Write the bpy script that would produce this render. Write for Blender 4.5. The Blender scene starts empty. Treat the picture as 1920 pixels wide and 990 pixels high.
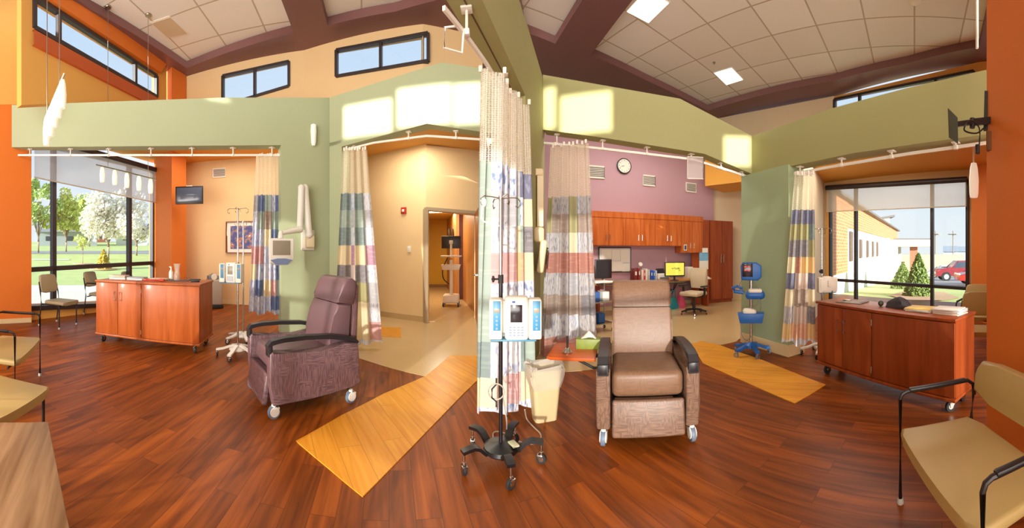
import bpy, bmesh, math, random
from math import sin, cos, tan, atan2, pi, radians
from mathutils import Vector, Matrix
random.seed(7)
S = bpy.context.scene
COL = S.collection
# ---------------------------------------------------------------- camera (stitched panorama = central cylindrical)
F = 660.0; CX = 960.0; HY = 470.0; EYE = 1.5
cd = bpy.data.cameras.new('camera'); cam = bpy.data.objects.new('camera', cd); COL.objects.link(cam)
cam.location = (0, 0, EYE); cam.rotation_euler = (pi/2, 0, 0)
cd.type = 'PANO'; cd.panorama_type = 'CENTRAL_CYLINDRICAL'
cd.central_cylindrical_range_u_min = -CX/F; cd.central_cylindrical_range_u_max = CX/F
cd.central_cylindrical_range_v_min = -(990-HY)/F; cd.central_cylindrical_range_v_max = HY/F
cd.central_cylindrical_radius = 1.0
cd.clip_start = 0.05; cd.clip_end = 400
S.camera = cam
# ---------------------------------------------------------------- world, sun, exposure
S.view_settings.view_transform = 'Standard'; S.view_settings.look = 'None'
S.view_settings.gamma = 1.0; S.view_settings.exposure = 0.3; S.view_settings.use_curve_mapping = False
S.cycles.use_denoising = True
S.cycles.max_bounces = 7; S.cycles.diffuse_bounces = 5; S.cycles.transparent_max_bounces = 16
S.cycles.sample_clamp_indirect = 6.0
W = bpy.data.worlds.new('world'); S.world = W; W.use_nodes = True
nt = W.node_tree; nt.nodes.clear()
wo = nt.nodes.new('ShaderNodeOutputWorld'); bg = nt.nodes.new('ShaderNodeBackground')
tc = nt.nodes.new('ShaderNodeTexCoord'); sp = nt.nodes.new('ShaderNodeSeparateXYZ'); cr = nt.nodes.new('ShaderNodeValToRGB')
nt.links.new(tc.outputs['Generated'], sp.inputs[0]); nt.links.new(sp.outputs['Z'], cr.inputs[0])
cr.color_ramp.elements[0].position = 0.0; cr.color_ramp.elements[0].color = (0.97, 0.97, 0.96, 1)
cr.color_ramp.elements[1].position = 0.6; cr.color_ramp.elements[1].color = (0.60, 0.76, 0.97, 1)
nt.links.new(cr.outputs[0], bg.inputs[0]); bg.inputs[1].default_value = 0.88
nt.links.new(bg.outputs[0], wo.inputs[0])
SUN_AZ = radians(8); SUN_EL = radians(11)
SD = Vector((sin(SUN_AZ)*cos(SUN_EL), cos(SUN_AZ)*cos(SUN_EL), -sin(SUN_EL)))
sl = bpy.data.lights.new('sun', 'SUN'); sl.energy = 11.0; sl.angle = radians(0.8); sl.color = (1, 0.95, 0.86)
so = bpy.data.objects.new('sun', sl); COL.objects.link(so); so.rotation_euler = SD.to_track_quat('-Z', 'Y').to_euler(); so.location = (0, -20, 12)
BACKY = -3.6
def area(name, loc, rot, sx, sy, e, c):
    l = bpy.data.lights.new(name, 'AREA'); l.shape = 'RECTANGLE'; l.size = sx; l.size_y = sy; l.energy = e; l.color = c
    o = bpy.data.objects.new(name, l); COL.objects.link(o); o.location = loc; o.rotation_euler = rot; return o
area('window_fill_low', (0, BACKY+.05, 1.9), (pi/2+.55, 0, 0), 11, 2.6, 820, (1, .97, .92))  # added fill lamp standing in for daylight from behind the camera
area('window_fill_high', (0, BACKY+.05, 5.0), (pi/2+.35, 0, 0), 11, 1.2, 800, (1, .96, .9))  # second added fill lamp, tilted up to brighten the ceiling
for nm, x, y, z, sx, sy, e in (('alcove_fill', -5.6, 5.6, 4.0, 2.4, 1.6, 60), ('doorway_fill', -1.9, 6.4, 3.68, 1.6, .8, 45), ('workroom_fill', 2.8, 6.6, 4.3, 2.6, 1.4, 80), ('right_alcove_fill', 5.4, 3.6, 3.25, 1.8, 2.6, 60)):  # added fill lamps for brightness, no fixtures modelled
    area(nm, (x, y, z), (0, 0, 0), sx, sy, e, (1, .93, .82))
# ---------------------------------------------------------------- helpers
def lin(c):
    r = []
    for v in c:
        v /= 255.0
        r.append(v/12.92 if v <= .04045 else ((v+.055)/1.055)**2.4)
    return r
def pl(x, d): t = (x-CX)/F; return Vector((d*sin(t), d*cos(t)))
def P(x, y, d): p = pl(x, d); return Vector((p.x, p.y, EYE+(HY-y)*d/F))
def FL(x, y, z=0.0): d = (EYE-z)*F/(y-HY); p = pl(x, d); return Vector((p.x, p.y, z))
def dline(x, A, B):
    t = (x-CX)/F; s, c = sin(t), cos(t); dx, dy = B[0]-A[0], B[1]-A[1]
    # A + k(B-A) = d(s,c)
    det = dx*(-c)+s*dy
    return (A[0]*dy-A[1]*dx)/(s*dy-c*dx)
def PW(x, y, A, B): return P(x, y, dline(x, A, B))
_m = {}
def N(t, ty, **k):
    n = t.nodes.new(ty)
    for a, b in k.items(): setattr(n, a, b)
    return n
def mat(name, c, rough=.6, metal=0, var=.06, scale=6, bump=0, bscale=60, emit=0, spec=.5, alpha=1, trans=0, coat=0):
    if name in _m: return _m[name]
    m = bpy.data.materials.new(name); m.use_nodes = True; t = m.node_tree; b = t.nodes['Principled BSDF']
    L = lin(c)
    if var > 0:
        co = N(t, 'ShaderNodeTexCoord'); no = N(t, 'ShaderNodeTexNoise'); no.inputs['Scale'].default_value = scale; no.inputs['Detail'].default_value = 4
        mr = N(t, 'ShaderNodeMapRange'); mr.inputs[3].default_value = 1-var; mr.inputs[4].default_value = 1+var
        mx = N(t, 'ShaderNodeMix', data_type='RGBA', blend_type='MULTIPLY'); mx.inputs[0].default_value = 1
        mx.inputs[6].default_value = (*L, 1)
        t.links.new(co.outputs['Object'], no.inputs[0]); t.links.new(no.outputs[0], mr.inputs[0]); t.links.new(mr.outputs[0], mx.inputs[7]); t.links.new(mx.outputs[2], b.inputs['Base Color'])
    else: b.inputs['Base Color'].default_value = (*L, 1)
    b.inputs['Roughness'].default_value = rough; b.inputs['Metallic'].default_value = metal
    b.inputs['Specular IOR Level'].default_value = spec; b.inputs['Alpha'].default_value = alpha
    b.inputs['Transmission Weight'].default_value = trans; b.inputs['Coat Weight'].default_value = coat
    if emit: b.inputs['Emission Color'].default_value = (*L, 1); b.inputs['Emission Strength'].default_value = emit
    if bump:
        co = N(t, 'ShaderNodeTexCoord'); no = N(t, 'ShaderNodeTexNoise'); no.inputs['Scale'].default_value = bscale
        bp = N(t, 'ShaderNodeBump'); bp.inputs['Strength'].default_value = bump; bp.inputs['Distance'].default_value = .01
        t.links.new(co.outputs['Object'], no.inputs[0]); t.links.new(no.outputs[0], bp.inputs['Height']); t.links.new(bp.outputs[0], b.inputs['Normal'])
    _m[name] = m; return m
def wood(name, c1, c2, axis='Z', scale=1.0, rough=.42, planks=None, rot=0, coat=0.0, jitter=.35):
    """grain stretched along axis; planks = (length, width) in metres lays floor boards along the rotated X axis"""
    if name in _m: return _m[name]
    m = bpy.data.materials.new(name); m.use_nodes = True; t = m.node_tree; b = t.nodes['Principled BSDF']
    co = N(t, 'ShaderNodeTexCoord'); mp = N(t, 'ShaderNodeMapping'); mp.inputs['Rotation'].default_value = (0, 0, rot)
    t.links.new(co.outputs['Object'], mp.inputs[0])
    m2 = N(t, 'ShaderNodeMapping'); k = {'X': (1.2, 14, 14), 'Y': (14, 1.2, 14), 'Z': (14, 14, 1.2)}[axis]
    m2.inputs['Scale'].default_value = [v*scale for v in k]
    no = N(t, 'ShaderNodeTexNoise'); no.inputs['Scale'].default_value = 1; no.inputs['Detail'].default_value = 6; no.inputs['Distortion'].default_value = .6
    rp = N(t, 'ShaderNodeValToRGB'); rp.color_ramp.elements[0].position = .3; rp.color_ramp.elements[1].position = .72
    rp.color_ramp.elements[0].color = (*lin(c1), 1); rp.color_ramp.elements[1].color = (*lin(c2), 1)
    t.links.new(no.outputs[0], rp.inputs[0]); src = rp.outputs[0]
    if planks:
        br = N(t, 'ShaderNodeTexBrick'); br.offset = .37; br.inputs['Scale'].default_value = 1.0
        br.inputs['Brick Width'].default_value = planks[0]; br.inputs['Row Height'].default_value = planks[1]; br.inputs['Mortar Size'].default_value = .0012
        br.inputs['Color1'].default_value = (0, 0, 0, 1); br.inputs['Color2'].default_value = (1, 1, 1, 1); br.inputs['Mortar'].default_value = (0, 0, 0, 1); br.inputs['Bias'].default_value = 0
        t.links.new(mp.outputs[0], br.inputs[0])
        # shift grain per board
        ad = N(t, 'ShaderNodeVectorMath', operation='MULTIPLY_ADD'); ad.inputs[1].default_value = (7.3, 3.1, 5.7)
        t.links.new(br.outputs['Color'], ad.inputs[0]); t.links.new(mp.outputs[0], ad.inputs[2]); t.links.new(ad.outputs[0], m2.inputs[0])
        mr = N(t, 'ShaderNodeMapRange'); mr.inputs[3].default_value = 1-jitter; mr.inputs[4].default_value = 1+jitter
        t.links.new(br.outputs['Color'], mr.inputs[0])
        mx = N(t, 'ShaderNodeMix', data_type='RGBA', blend_type='MULTIPLY'); mx.inputs[0].default_value = 1
        t.links.new(src, mx.inputs[6]); t.links.new(mr.outputs[0], mx.inputs[7])
        mo = N(t, 'ShaderNodeMix', data_type='RGBA', blend_type='MIX'); mo.inputs[7].default_value = (*[v*.45 for v in lin(c1)], 1)
        t.links.new(br.outputs['Fac'], mo.inputs[0]); t.links.new(mx.outputs[2], mo.inputs[6]); src = mo.outputs[2]
    else: t.links.new(mp.outputs[0], m2.inputs[0])
    t.links.new(m2.outputs[0], no.inputs[0]); t.links.new(src, b.inputs['Base Color'])
    b.inputs['Specular IOR Level'].default_value = .22; b.inputs['Roughness'].default_value = rough; b.inputs['Coat Weight'].default_value = coat*.3; b.inputs['Coat Roughness'].default_value = .15
    _m[name] = m; return m
def glassy(name, tint=(235, 245, 250), refl=.06, opac=0.0):
    if name in _m: return _m[name]
    m = bpy.data.materials.new(name); m.use_nodes = True; t = m.node_tree; t.nodes.clear()
    o = N(t, 'ShaderNodeOutputMaterial'); a = N(t, 'ShaderNodeBsdfTransparent'); g = N(t, 'ShaderNodeBsdfGlossy'); x = N(t, 'ShaderNodeMixShader')
    a.inputs[0].default_value = (*lin(tint), 1); g.inputs['Roughness'].default_value = .03; x.inputs[0].default_value = refl
    t.links.new(a.outputs[0], x.inputs[1]); t.links.new(g.outputs[0], x.inputs[2]); t.links.new(x.outputs[0], o.inputs[0]); _m[name] = m; return m
def sheer(name, c, opac, pattern=None, psize=90):
    """thin cloth: part diffuse/translucent, part see-through; pattern 'holes' weaves a round-hole mesh"""
    if name in _m: return _m[name]
    m = bpy.data.materials.new(name); m.use_nodes = True; t = m.node_tree; t.nodes.clear()
    o = N(t, 'ShaderNodeOutputMaterial'); tr = N(t, 'ShaderNodeBsdfTransparent'); d = N(t, 'ShaderNodeBsdfDiffuse'); l = N(t, 'ShaderNodeBsdfTranslucent')
    x = N(t, 'ShaderNodeMixShader'); y = N(t, 'ShaderNodeMixShader'); y.inputs[0].default_value = .45
    d.inputs[0].default_value = (*lin(c), 1); l.inputs[0].default_value = (*lin(c), 1)
    t.links.new(d.outputs[0], y.inputs[1]); t.links.new(l.outputs[0], y.inputs[2]); t.links.new(tr.outputs[0], x.inputs[1]); t.links.new(y.outputs[0], x.inputs[2])
    t.links.new(x.outputs[0], o.inputs[0]); x.inputs[0].default_value = opac
    if pattern == 'holes':
        uv = N(t, 'ShaderNodeUVMap'); vo = N(t, 'ShaderNodeTexVoronoi'); vo.inputs['Scale'].default_value = psize; vo.inputs['Randomness'].default_value = .12; vo.voronoi_dimensions = '2D'
        lt = N(t, 'ShaderNodeMath', operation='GREATER_THAN'); lt.inputs[1].default_value = .40
        mr = N(t, 'ShaderNodeMapRange'); mr.inputs[3].default_value = opac*.25; mr.inputs[4].default_value = min(1, opac*1.35)
        t.links.new(uv.outputs[0], vo.inputs[0]); t.links.new(vo.outputs['Distance'], lt.inputs[0]); t.links.new(lt.outputs[0], mr.inputs[0]); t.links.new(mr.outputs[0], x.inputs[0])
    _m[name] = m; return m
class G:
    def __init__(s): s.b = bmesh.new()
    def rbox(s, c, z, r=0.0, seg=2, M=None, e=None):
        m = Matrix.Translation(Vector(c)) @ (M.to_4x4() if M is not None else (Matrix.Identity(4) if e is None else __import__('mathutils').Euler(e).to_matrix().to_4x4())) @ Matrix.Diagonal((*z, 1))
        n = bmesh.ops.create_cube(s.b, size=1, matrix=m)['verts']
        if r > 0:
            ed = list({x for v in n for x in v.link_edges})
            bmesh.ops.bevel(s.b, geom=ed, offset=min(r, min(z)*.49), segments=seg, profile=.5, affect='EDGES', clamp_overlap=True)
        return s
    def box(s, c, z, e=None): return s.rbox(c, z, 0, e=e)
    def bb(s, a, b): return s.box([(a[i]+b[i])/2 for i in range(3)], [abs(b[i]-a[i]) for i in range(3)])
    def cyl(s, a, b, r, r2=None, n=12, cap=True):
        a = Vector(a); b = Vector(b); d = b-a
        q = d.to_track_quat('Z', 'Y').to_matrix().to_4x4(); m = Matrix.Translation((a+b)/2) @ q
        bmesh.ops.create_cone(s.b, cap_ends=cap, segments=n, radius1=r, radius2=r if r2 is None else r2, depth=d.length, matrix=m); return s
    def ball(s, c, r, sc=(1, 1, 1), n=12):
        bmesh.ops.create_uvsphere(s.b, u_segments=n, v_segments=max(6, n//2+2), radius=r, matrix=Matrix.Translation(Vector(c)) @ Matrix.Diagonal((*sc, 1))); return s
    def tube(s, pts, r, n=8, sq=None):
        pts = [Vector(p) for p in pts]; rings = []; up = Vector((0, 0, 1))
        for i, p in enumerate(pts):
            t = (pts[min(i+1, len(pts)-1)]-pts[max(i-1, 0)]).normalized()
            u = t.cross(up)
            if u.length < 1e-3: u = t.cross(Vector((0, 1, 0)))
            u.normalize(); v = u.cross(t).normalized()
            if sq: ring = [s.b.verts.new(p+u*a*sq[0]/2+v*b_*sq[1]/2) for a, b_ in ((-1, -1), (1, -1), (1, 1), (-1, 1))]
            else: ring = [s.b.verts.new(p+u*cos(2*pi*k/n)*r+v*sin(2*pi*k/n)*r) for k in range(n)]
            rings.append(ring)
        k = len(rings[0])
        for a, b in zip(rings, rings[1:]):
            for j in range(k): s.b.faces.new((a[j], a[(j+1) % k], b[(j+1) % k], b[j]))
        s.b.faces.new(rings[0][::-1]); s.b.faces.new(rings[-1]); return s
    def lathe(s, prof, c=(0, 0, 0), n=20, M=None):
        rings = []
        for r, z in prof:
            rr = []
            for k in range(n):
                p = Vector((r*cos(2*pi*k/n), r*sin(2*pi*k/n), z))
                if M is not None: p = M @ p
                rr.append(s.b.verts.new(Vector(c)+p))
            rings.append(rr)
        for a, b in zip(rings, rings[1:]):
            for j in range(n): s.b.faces.new((a[j], a[(j+1) % n], b[(j+1) % n], b[j]))
        s.b.faces.new(rings[0][::-1]); s.b.faces.new(rings[-1]); return s
    def prism(s, poly, h0, h1, ax='z', r=0, seg=2):
        f = {'z': lambda a, b, h: (a, b, h), 'x': lambda a, b, h: (h, a, b), 'y': lambda a, b, h: (a, h, b)}[ax]
        A = [s.b.verts.new(f(a, b, h0)) for a, b in poly]; B = [s.b.verts.new(f(a, b, h1)) for a, b in poly]; n = len(poly)
        fs = [s.b.faces.new(A[::-1]), s.b.faces.new(B)]
        for j in range(n): fs.append(s.b.faces.new((A[j], A[(j+1) % n], B[(j+1) % n], B[j])))
        if r:
            ed = list({e for q in fs[:2] for e in q.edges})
            bmesh.ops.bevel(s.b, geom=ed, offset=r, segments=seg, profile=.5, affect='EDGES', clamp_overlap=True)
        return s
    def poly(s, pts): s.b.faces.new([s.b.verts.new(Vector(p)) for p in pts]); return s
    def grid(s, rows):
        V = [[s.b.verts.new(Vector(p)) for p in r] for r in rows]
        for a, b in zip(V, V[1:]):
            for j in range(len(a)-1): s.b.faces.new((a[j], a[j+1], b[j+1], b[j]))
        return s
def obj(name, g, m, parent=None, loc=None, rot=None, ang=40, solid=None, **props):
    me = bpy.data.meshes.new(name)
    if g.b.faces: bmesh.ops.recalc_face_normals(g.b, faces=g.b.faces)
    g.b.to_mesh(me); g.b.free()
    for x in (m if isinstance(m, (list, tuple)) else [m]): me.materials.append(x)
    me.polygons.foreach_set('use_smooth', [True]*len(me.polygons)); me.set_sharp_from_angle(angle=radians(ang))
    o = bpy.data.objects.new(name, me); COL.objects.link(o)
    if parent is not None: o.parent = parent
    if loc is not None: o.location = loc
    if rot is not None: o.rotation_euler = rot if hasattr(rot, '__len__') else (0, 0, rot)
    if solid: md = o.modifiers.new('s', 'SOLIDIFY'); md.thickness = abs(solid); md.offset = -1 if solid > 0 else 1
    for k, v in props.items(): o[k] = v
    return o
def thing(name, label, cat, loc=(0, 0, 0), rz=0, group=None):
    o = bpy.data.objects.new(name, None); COL.objects.link(o); o.empty_display_size = .1
    o.location = loc; o.rotation_euler = (0, 0, rz); o['label'] = label; o['category'] = cat
    if group: o['group'] = group
    return o
def tag(o, label, cat, group=None):
    o['label'] = label; o['category'] = cat
    if group: o['group'] = group
    return o
def struct(name, g, m, **k):
    o = obj(name, g, m, **k); o['kind'] = 'structure'; return o
def dup(o, parent=None):
    c = o.copy(); COL.objects.link(c); c.parent = parent
    for ch in list(o.children): dup(ch, c)
    return c
def setmat(o, frm, to):
    for ch in [o]+list(o.children_recursive):
        if ch.type == 'MESH':
            for i, s in enumerate(ch.data.materials):
                pass
def interp(pts, x):
    if x <= pts[0][0]: return pts[0][1]
    for (a, b), (c, d) in zip(pts, pts[1:]):
        if x <= c: return b+(d-b)*(x-a)/(c-a) if c > a else d
    return pts[-1][1]
def pxwall(name, A, B, x0, x1, top, bot, m, holes=(), thick=.12, z0=None, z1=None, step=24, merge=True, kind='structure', parent=None):
    """vertical wall on plan line A-B between bearings x0..x1; top/bot = polylines [(x,y)] of its edges (or fixed heights z1/z0);
    holes = [(xa, xb, yta, ytb, yba, ybb)]"""
    xs = {x0, x1}
    for h in holes: xs |= {h[0], h[1]}
    for q in (top or []), (bot or []):
        for x, y in q:
            if x0 < x < x1: xs.add(x)
    xs = sorted(xs); full = [xs[0]]
    for a, b in zip(xs, xs[1:]):
        n = max(1, int(math.ceil((b-a)/step)))
        full += [a+(b-a)*k/n for k in range(1, n+1)]
    g = G()
    def pt(x, y=None, z=None):
        d = dline(x, A, B); p = pl(x, d)
        return Vector((p.x, p.y, z if y is None else EYE+(HY-y)*d/F))
    for a, b in zip(full, full[1:]):
        mid = (a+b)/2
        def ed(x): 
            return (pt(x, interp(top, x)) if top else pt(x, None, z1)), (pt(x, interp(bot, x)) if bot else pt(x, None, z0))
        ta, ba = ed(a); tb, bb_ = ed(b)
        hs = sorted([h for h in holes if h[0] <= mid <= h[1]], key=lambda h: h[2])
        for h in hs:
            L = lambda x, p, q: p+(q-p)*(x-h[0])/(h[1]-h[0])
            g.poly([ta, tb, pt(b, L(b, h[2], h[3])), pt(a, L(a, h[2], h[3]))])
            ta, tb = pt(a, L(a, h[4], h[5])), pt(b, L(b, h[4], h[5]))
        g.poly([ta, tb, bb_, ba])
    bmesh.ops.remove_doubles(g.b, verts=g.b.verts, dist=.0005)
    # thickness outwards (away from the room's middle)
    V = {v: v.co.copy() for v in g.b.verts}
    dv = Vector((B[1]-A[1], A[0]-B[0])).normalized(); mp = Vector(((A[0]+B[0])/2, (A[1]+B[1])/2))
    if dv.dot(mp) < 0: dv = -dv
    r = bmesh.ops.extrude_face_region(g.b, geom=list(g.b.faces))
    for v in [q for q in r['geom'] if isinstance(q, bmesh.types.BMVert)]: v.co += Vector((dv.x, dv.y, 0))*thick
    o = obj(name, g, m, parent=parent, ang=30)
    if kind: o['kind'] = kind
    return o
def pxbar(g, A, B, pts, w, dep, off=0.0, step=30):
    """bar on the plan line A-B following pixel points; w = height/width (m), dep = depth (m)"""
    out = []
    for (xa, ya), (xb, yb) in zip(pts, pts[1:]):
        n = max(1, int(abs(xb-xa)/step))
        for k in range(n+1):
            x = xa+(xb-xa)*k/n; y = ya+(yb-ya)*k/n
            p = PW(x, y, A, B); d = Vector((p.x, p.y)).normalized()*off; out.append(p-Vector((d.x, d.y, 0)))
    q = [out[0]]
    for p in out[1:]:
        if (p-q[-1]).length > 1e-4: q.append(p)
    if abs(q[0].z-q[-1].z) > .6*(q[0]-q[-1]).length:      # an upright
        a, b = q[0], q[-1]; dv = Vector((B[0]-A[0], B[1]-A[1], 0)).normalized(); nn = Vector((-dv.y, dv.x, 0))
        g.rbox((a+b)/2, (w, dep, (a-b).length), 0, M=Matrix((dv, nn, Vector((0, 0, 1)))).transposed())
    else: g.tube(q, 0, sq=(dep, w))
    return g
# ================================================================ SETTING
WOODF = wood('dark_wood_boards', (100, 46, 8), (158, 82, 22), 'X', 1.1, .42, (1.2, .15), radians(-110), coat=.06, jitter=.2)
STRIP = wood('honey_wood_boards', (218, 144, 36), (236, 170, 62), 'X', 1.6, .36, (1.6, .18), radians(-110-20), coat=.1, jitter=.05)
VINYL = mat('beige_vinyl', (206, 178, 128), .22, var=.04, scale=3, coat=.1)
GREEN = mat('green_paint', (164, 174, 138), .7, var=.03, scale=1.5)
GREEN2 = mat('sage_paint', (158, 176, 140), .7, var=.03, scale=1.5)
OLIVE = mat('olive_paint', (160, 158, 106), .7, var=.03, scale=1.5)
TAN = mat('tan_paint', (226, 196, 146), .7, var=.03, scale=1.5)
CREAM = mat('cream_paint', (224, 204, 170), .7, var=.03, scale=1.5)
ORANGE = mat('orange_paint', (220, 118, 38), .6, var=.03, scale=1.5)
YELL = mat('ochre_paint', (224, 168, 84), .65, var=.03, scale=1.5)
AMBER = mat('amber_paint', (232, 168, 66), .65, var=.03, scale=1.5)
PURP = mat('mauve_paint', (188, 150, 160), .7, var=.03, scale=1.5)
PLUM = mat('plum_paint', (122, 84, 82), .45, var=.05, scale=2)
BASEM = mat('baseboard_vinyl', (226, 202, 154), .5, var=.02)
DFRAME = mat('dark_bronze_frame', (52, 44, 46), .4, var=0)
GLASS = glassy('window_glass')
WHITE = mat('white_enamel', (240, 236, 226), .35, var=0)
# ---- floors
g = G()
fx, fy = (-9.6, 9.2), (BACKY-.1, 15.0)
g.box((0, (fy[0]+fy[1])/2-.0, -.06), (19.5, fy[1]-fy[0], .12)); struct('floor', g, WOODF)
def floorpoly(name, pts, h, m):
    g = G(); n = [Vector(p[:2]) for p in pts]
    g.prism([(p.x, p.y) for p in n], .0005, h, 'z'); return struct(name, g, m)
near = [FL(x, y) for x, y in ((640, 661), (664, 669), (730, 690), (798, 706), (850, 714), (905, 713), (960, 705), (1053, 698), (1108, 694), (1200, 668), (1300, 644), (1347, 648), (1380, 641))]
floorpoly('floor_vinyl', near+[Vector((3.9, 5.0)), Vector((6.5, 6.6)), Vector((8.6, 10)), Vector((8, 14.9)), Vector((-4.5, 14.9)), Vector((-4.2, 7.0))], .004, VINYL)
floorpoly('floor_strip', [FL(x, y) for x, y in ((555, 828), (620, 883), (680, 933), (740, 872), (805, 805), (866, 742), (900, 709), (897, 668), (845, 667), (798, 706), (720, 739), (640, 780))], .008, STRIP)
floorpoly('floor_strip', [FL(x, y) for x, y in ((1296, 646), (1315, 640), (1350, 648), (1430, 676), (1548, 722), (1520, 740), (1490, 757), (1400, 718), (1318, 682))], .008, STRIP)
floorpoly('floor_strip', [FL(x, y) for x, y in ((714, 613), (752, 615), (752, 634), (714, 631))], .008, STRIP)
# ---- plan lines
A0, A1 = pl(22, 7.19), pl(618, 6.4)
B0, B1 = pl(618, 6.4), pl(915, 5.5)
Bd = (pl(618, 6.3), pl(908, 5.5))
C0, C1 = Vector((.48, 5.47)), Vector((3.56, 4.39))
E0, E1 = Vector((3.56, 4.39)), Vector((3.50, .75))
UA, UM, UB = pl(350, 9.49), pl(571, 8.25), pl(793, 7.3)
WL0, WL1 = Vector((-7.44, 1.56)), Vector((-8.49, 5.28))
UL0, UL1 = pl(120, 6.6), pl(310, 9.0)
WR0, WR1 = pl(1548, 9.35), pl(1850, 7.75)
UR0, UR1 = pl(1565, 10.6), pl(1827, 8.8)
# ---- bulkheads (green)
pxwall('wall_bulkhead_left', A0, A1, 22, 618, [(22, 197), (420, 183), (618, 183)], [(22, 276), (526.9, 272), (527, 626), (618, 626)], GREEN, thick=.26)
pxwall('wall_bulkhead_centre', *Bd, 618, 962, [(618, 183), (827, 117), (908, 129), (962, 136)], [(618, 275), (639.9, 268), (640, 275), (800, 232), (908, 248), (962, 256)], GREEN, thick=.26)
pxwall('wall_pillar_centre', Bd[0], Bd[1], 618, 641, [(618, 268), (641, 262)], None, GREEN, z0=0, thick=.3)
pxwall('wall_bulkhead_right', C0, C1, 1018, 1410, [(1018, 140), (1275, 185), (1410, 255)], [(1018, 243), (1130, 258), (1320, 288), (1410, 326)], OLIVE, thick=.26)
pxwall('wall_bulkhead_far_right', E0, E1, 1410, 1862, [(1410, 255), (1560, 203), (1700, 165), (1862, 128)], [(1410, 326), (1470, 314), (1600, 287), (1730, 268), (1862, 250)], OLIVE, thick=.26)
# right pillar under the corner
g = G(); pa, pb = pl(1390, 5.78), pl(1478, 4.97)
n = Vector((pb.y-pa.y, pa.x-pb.x)).normalized(); n = n if n.dot(pa) > 0 else -n
g.prism([tuple(pa), tuple(pb), tuple(pb+n*.32), tuple(pa+n*.32)], 0, 2.72, 'z'); struct('wall_pillar_right', g, GREEN2)
g = G(); o_ = -n*.012; dd = (pb-pa).normalized()*.012
g.prism([tuple(pa+o_-dd), tuple(pb+o_+dd), tuple(pb+n*.33+dd), tuple(pa+n*.33-dd)], 0, .16, 'z'); struct('baseboard_pillar', g, BASEM)
# partition + overhead beam towards the camera
q0, q1 = Vector((.155, 4.09)), Vector((.48, 5.47)); dv = (q1-q0).normalized(); nv = Vector((-dv.y, dv.x))
g = G(); g.prism([tuple(q0), tuple(q1+dv*.2), tuple(q1+dv*.2+nv*.24), tuple(q0+nv*.24)], 0, 4.2, 'z'); struct('wall_partition', g, OLIVE)
be = q0-dv*7.5
g = G(); g.prism([tuple(be), tuple(q0), tuple(q0+nv*.24), tuple(be+nv*.24)], 3.3, 4.18, 'z'); struct('wall_overhead_beam', g, OLIVE)
# shadow gap under the beam, its shade painted as a thin dark strip
g = G(); k0 = q0+nv*.12; k1 = be+nv*.12
g.tube([(k1.x, k1.y, 3.299), (k0.x, k0.y, 3.299)], 0, sq=(.012, .006)); struct('trim_1', g, mat('gap_shade_brown', (96, 70, 44), .7, var=0))
# ---- left lower walls
LW0, LW1 = pl(345, 10.3), pl(600, 9.5)
pxwall('wall_back_left', LW0, LW1, 345, 600, None, None, TAN, z0=0, z1=4.05)
pxwall('wall_side_left', pl(532, 6.45), pl(600, 9.5), 540, 600, None, None, TAN, z0=0, z1=4.05)
DW0, DW1, DW2 = pl(600, 9.5), pl(800, 7.33), pl(915, 7.95)
pxwall('wall_door_left', DW0, DW1, 600, 799, None, None, TAN, z0=0, z1=3.72)
pxwall('wall_door_right', DW1, DW2, 799, 915, [(799, 272), (915, 284)], [(799, 604), (915, 600)], TAN, z0=0, z1=3.72, holes=[(800, 894, 394, 404, 700, 700)])
g = G(); g.prism([tuple(pl(905, 8.0)), tuple(q1+nv*.24), tuple(q1+nv*.05), tuple(pl(935, 8.3))], 0, 3.75, 'z'); struct('wall_hall_divider', g, mat('plum_wall', (92, 60, 66), .6))
# baseboards
def baseb(name, A, B, x0, x1, h=.12, m=BASEM, off=.012):
    g = G(); p = pl(x0, dline(x0, A, B)-off); q = pl(x1, dline(x1, A, B)-off); d = (q-p).normalized(); nn = Vector((-d.y, d.x))*.012
    if nn.dot(p) < 0: nn = -nn
    g.prism([tuple(p), tuple(q), tuple(q+nn), tuple(p+nn)], 0.004, h, 'z'); return struct(name, g, m)
baseb('baseboard_left', LW0, LW1, 350, 596)
baseb('baseboard_door', DW0, DW1, 606, 794, m=mat('base_tan', (190, 160, 112), .5))
# soffit ceilings
g = G(); z = 4.05
g.prism([tuple(p) for p in (pl(22, 7.4), pl(300, 6.4), pl(540, 6.45), pl(600, 9.7), pl(340, 10.6), pl(285, 10.2), pl(40, 7.5))], z, z+.05, 'z'); struct('ceiling_soffit_left', g, AMBER)
g = G(); g.prism([tuple(p) for p in (pl(618, 6.6), pl(908, 5.75), pl(915, 8.2), pl(800, 7.5), pl(600, 9.7))], 3.72, 3.77, 'z'); struct('ceiling_soffit_centre', g, YELL)
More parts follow.
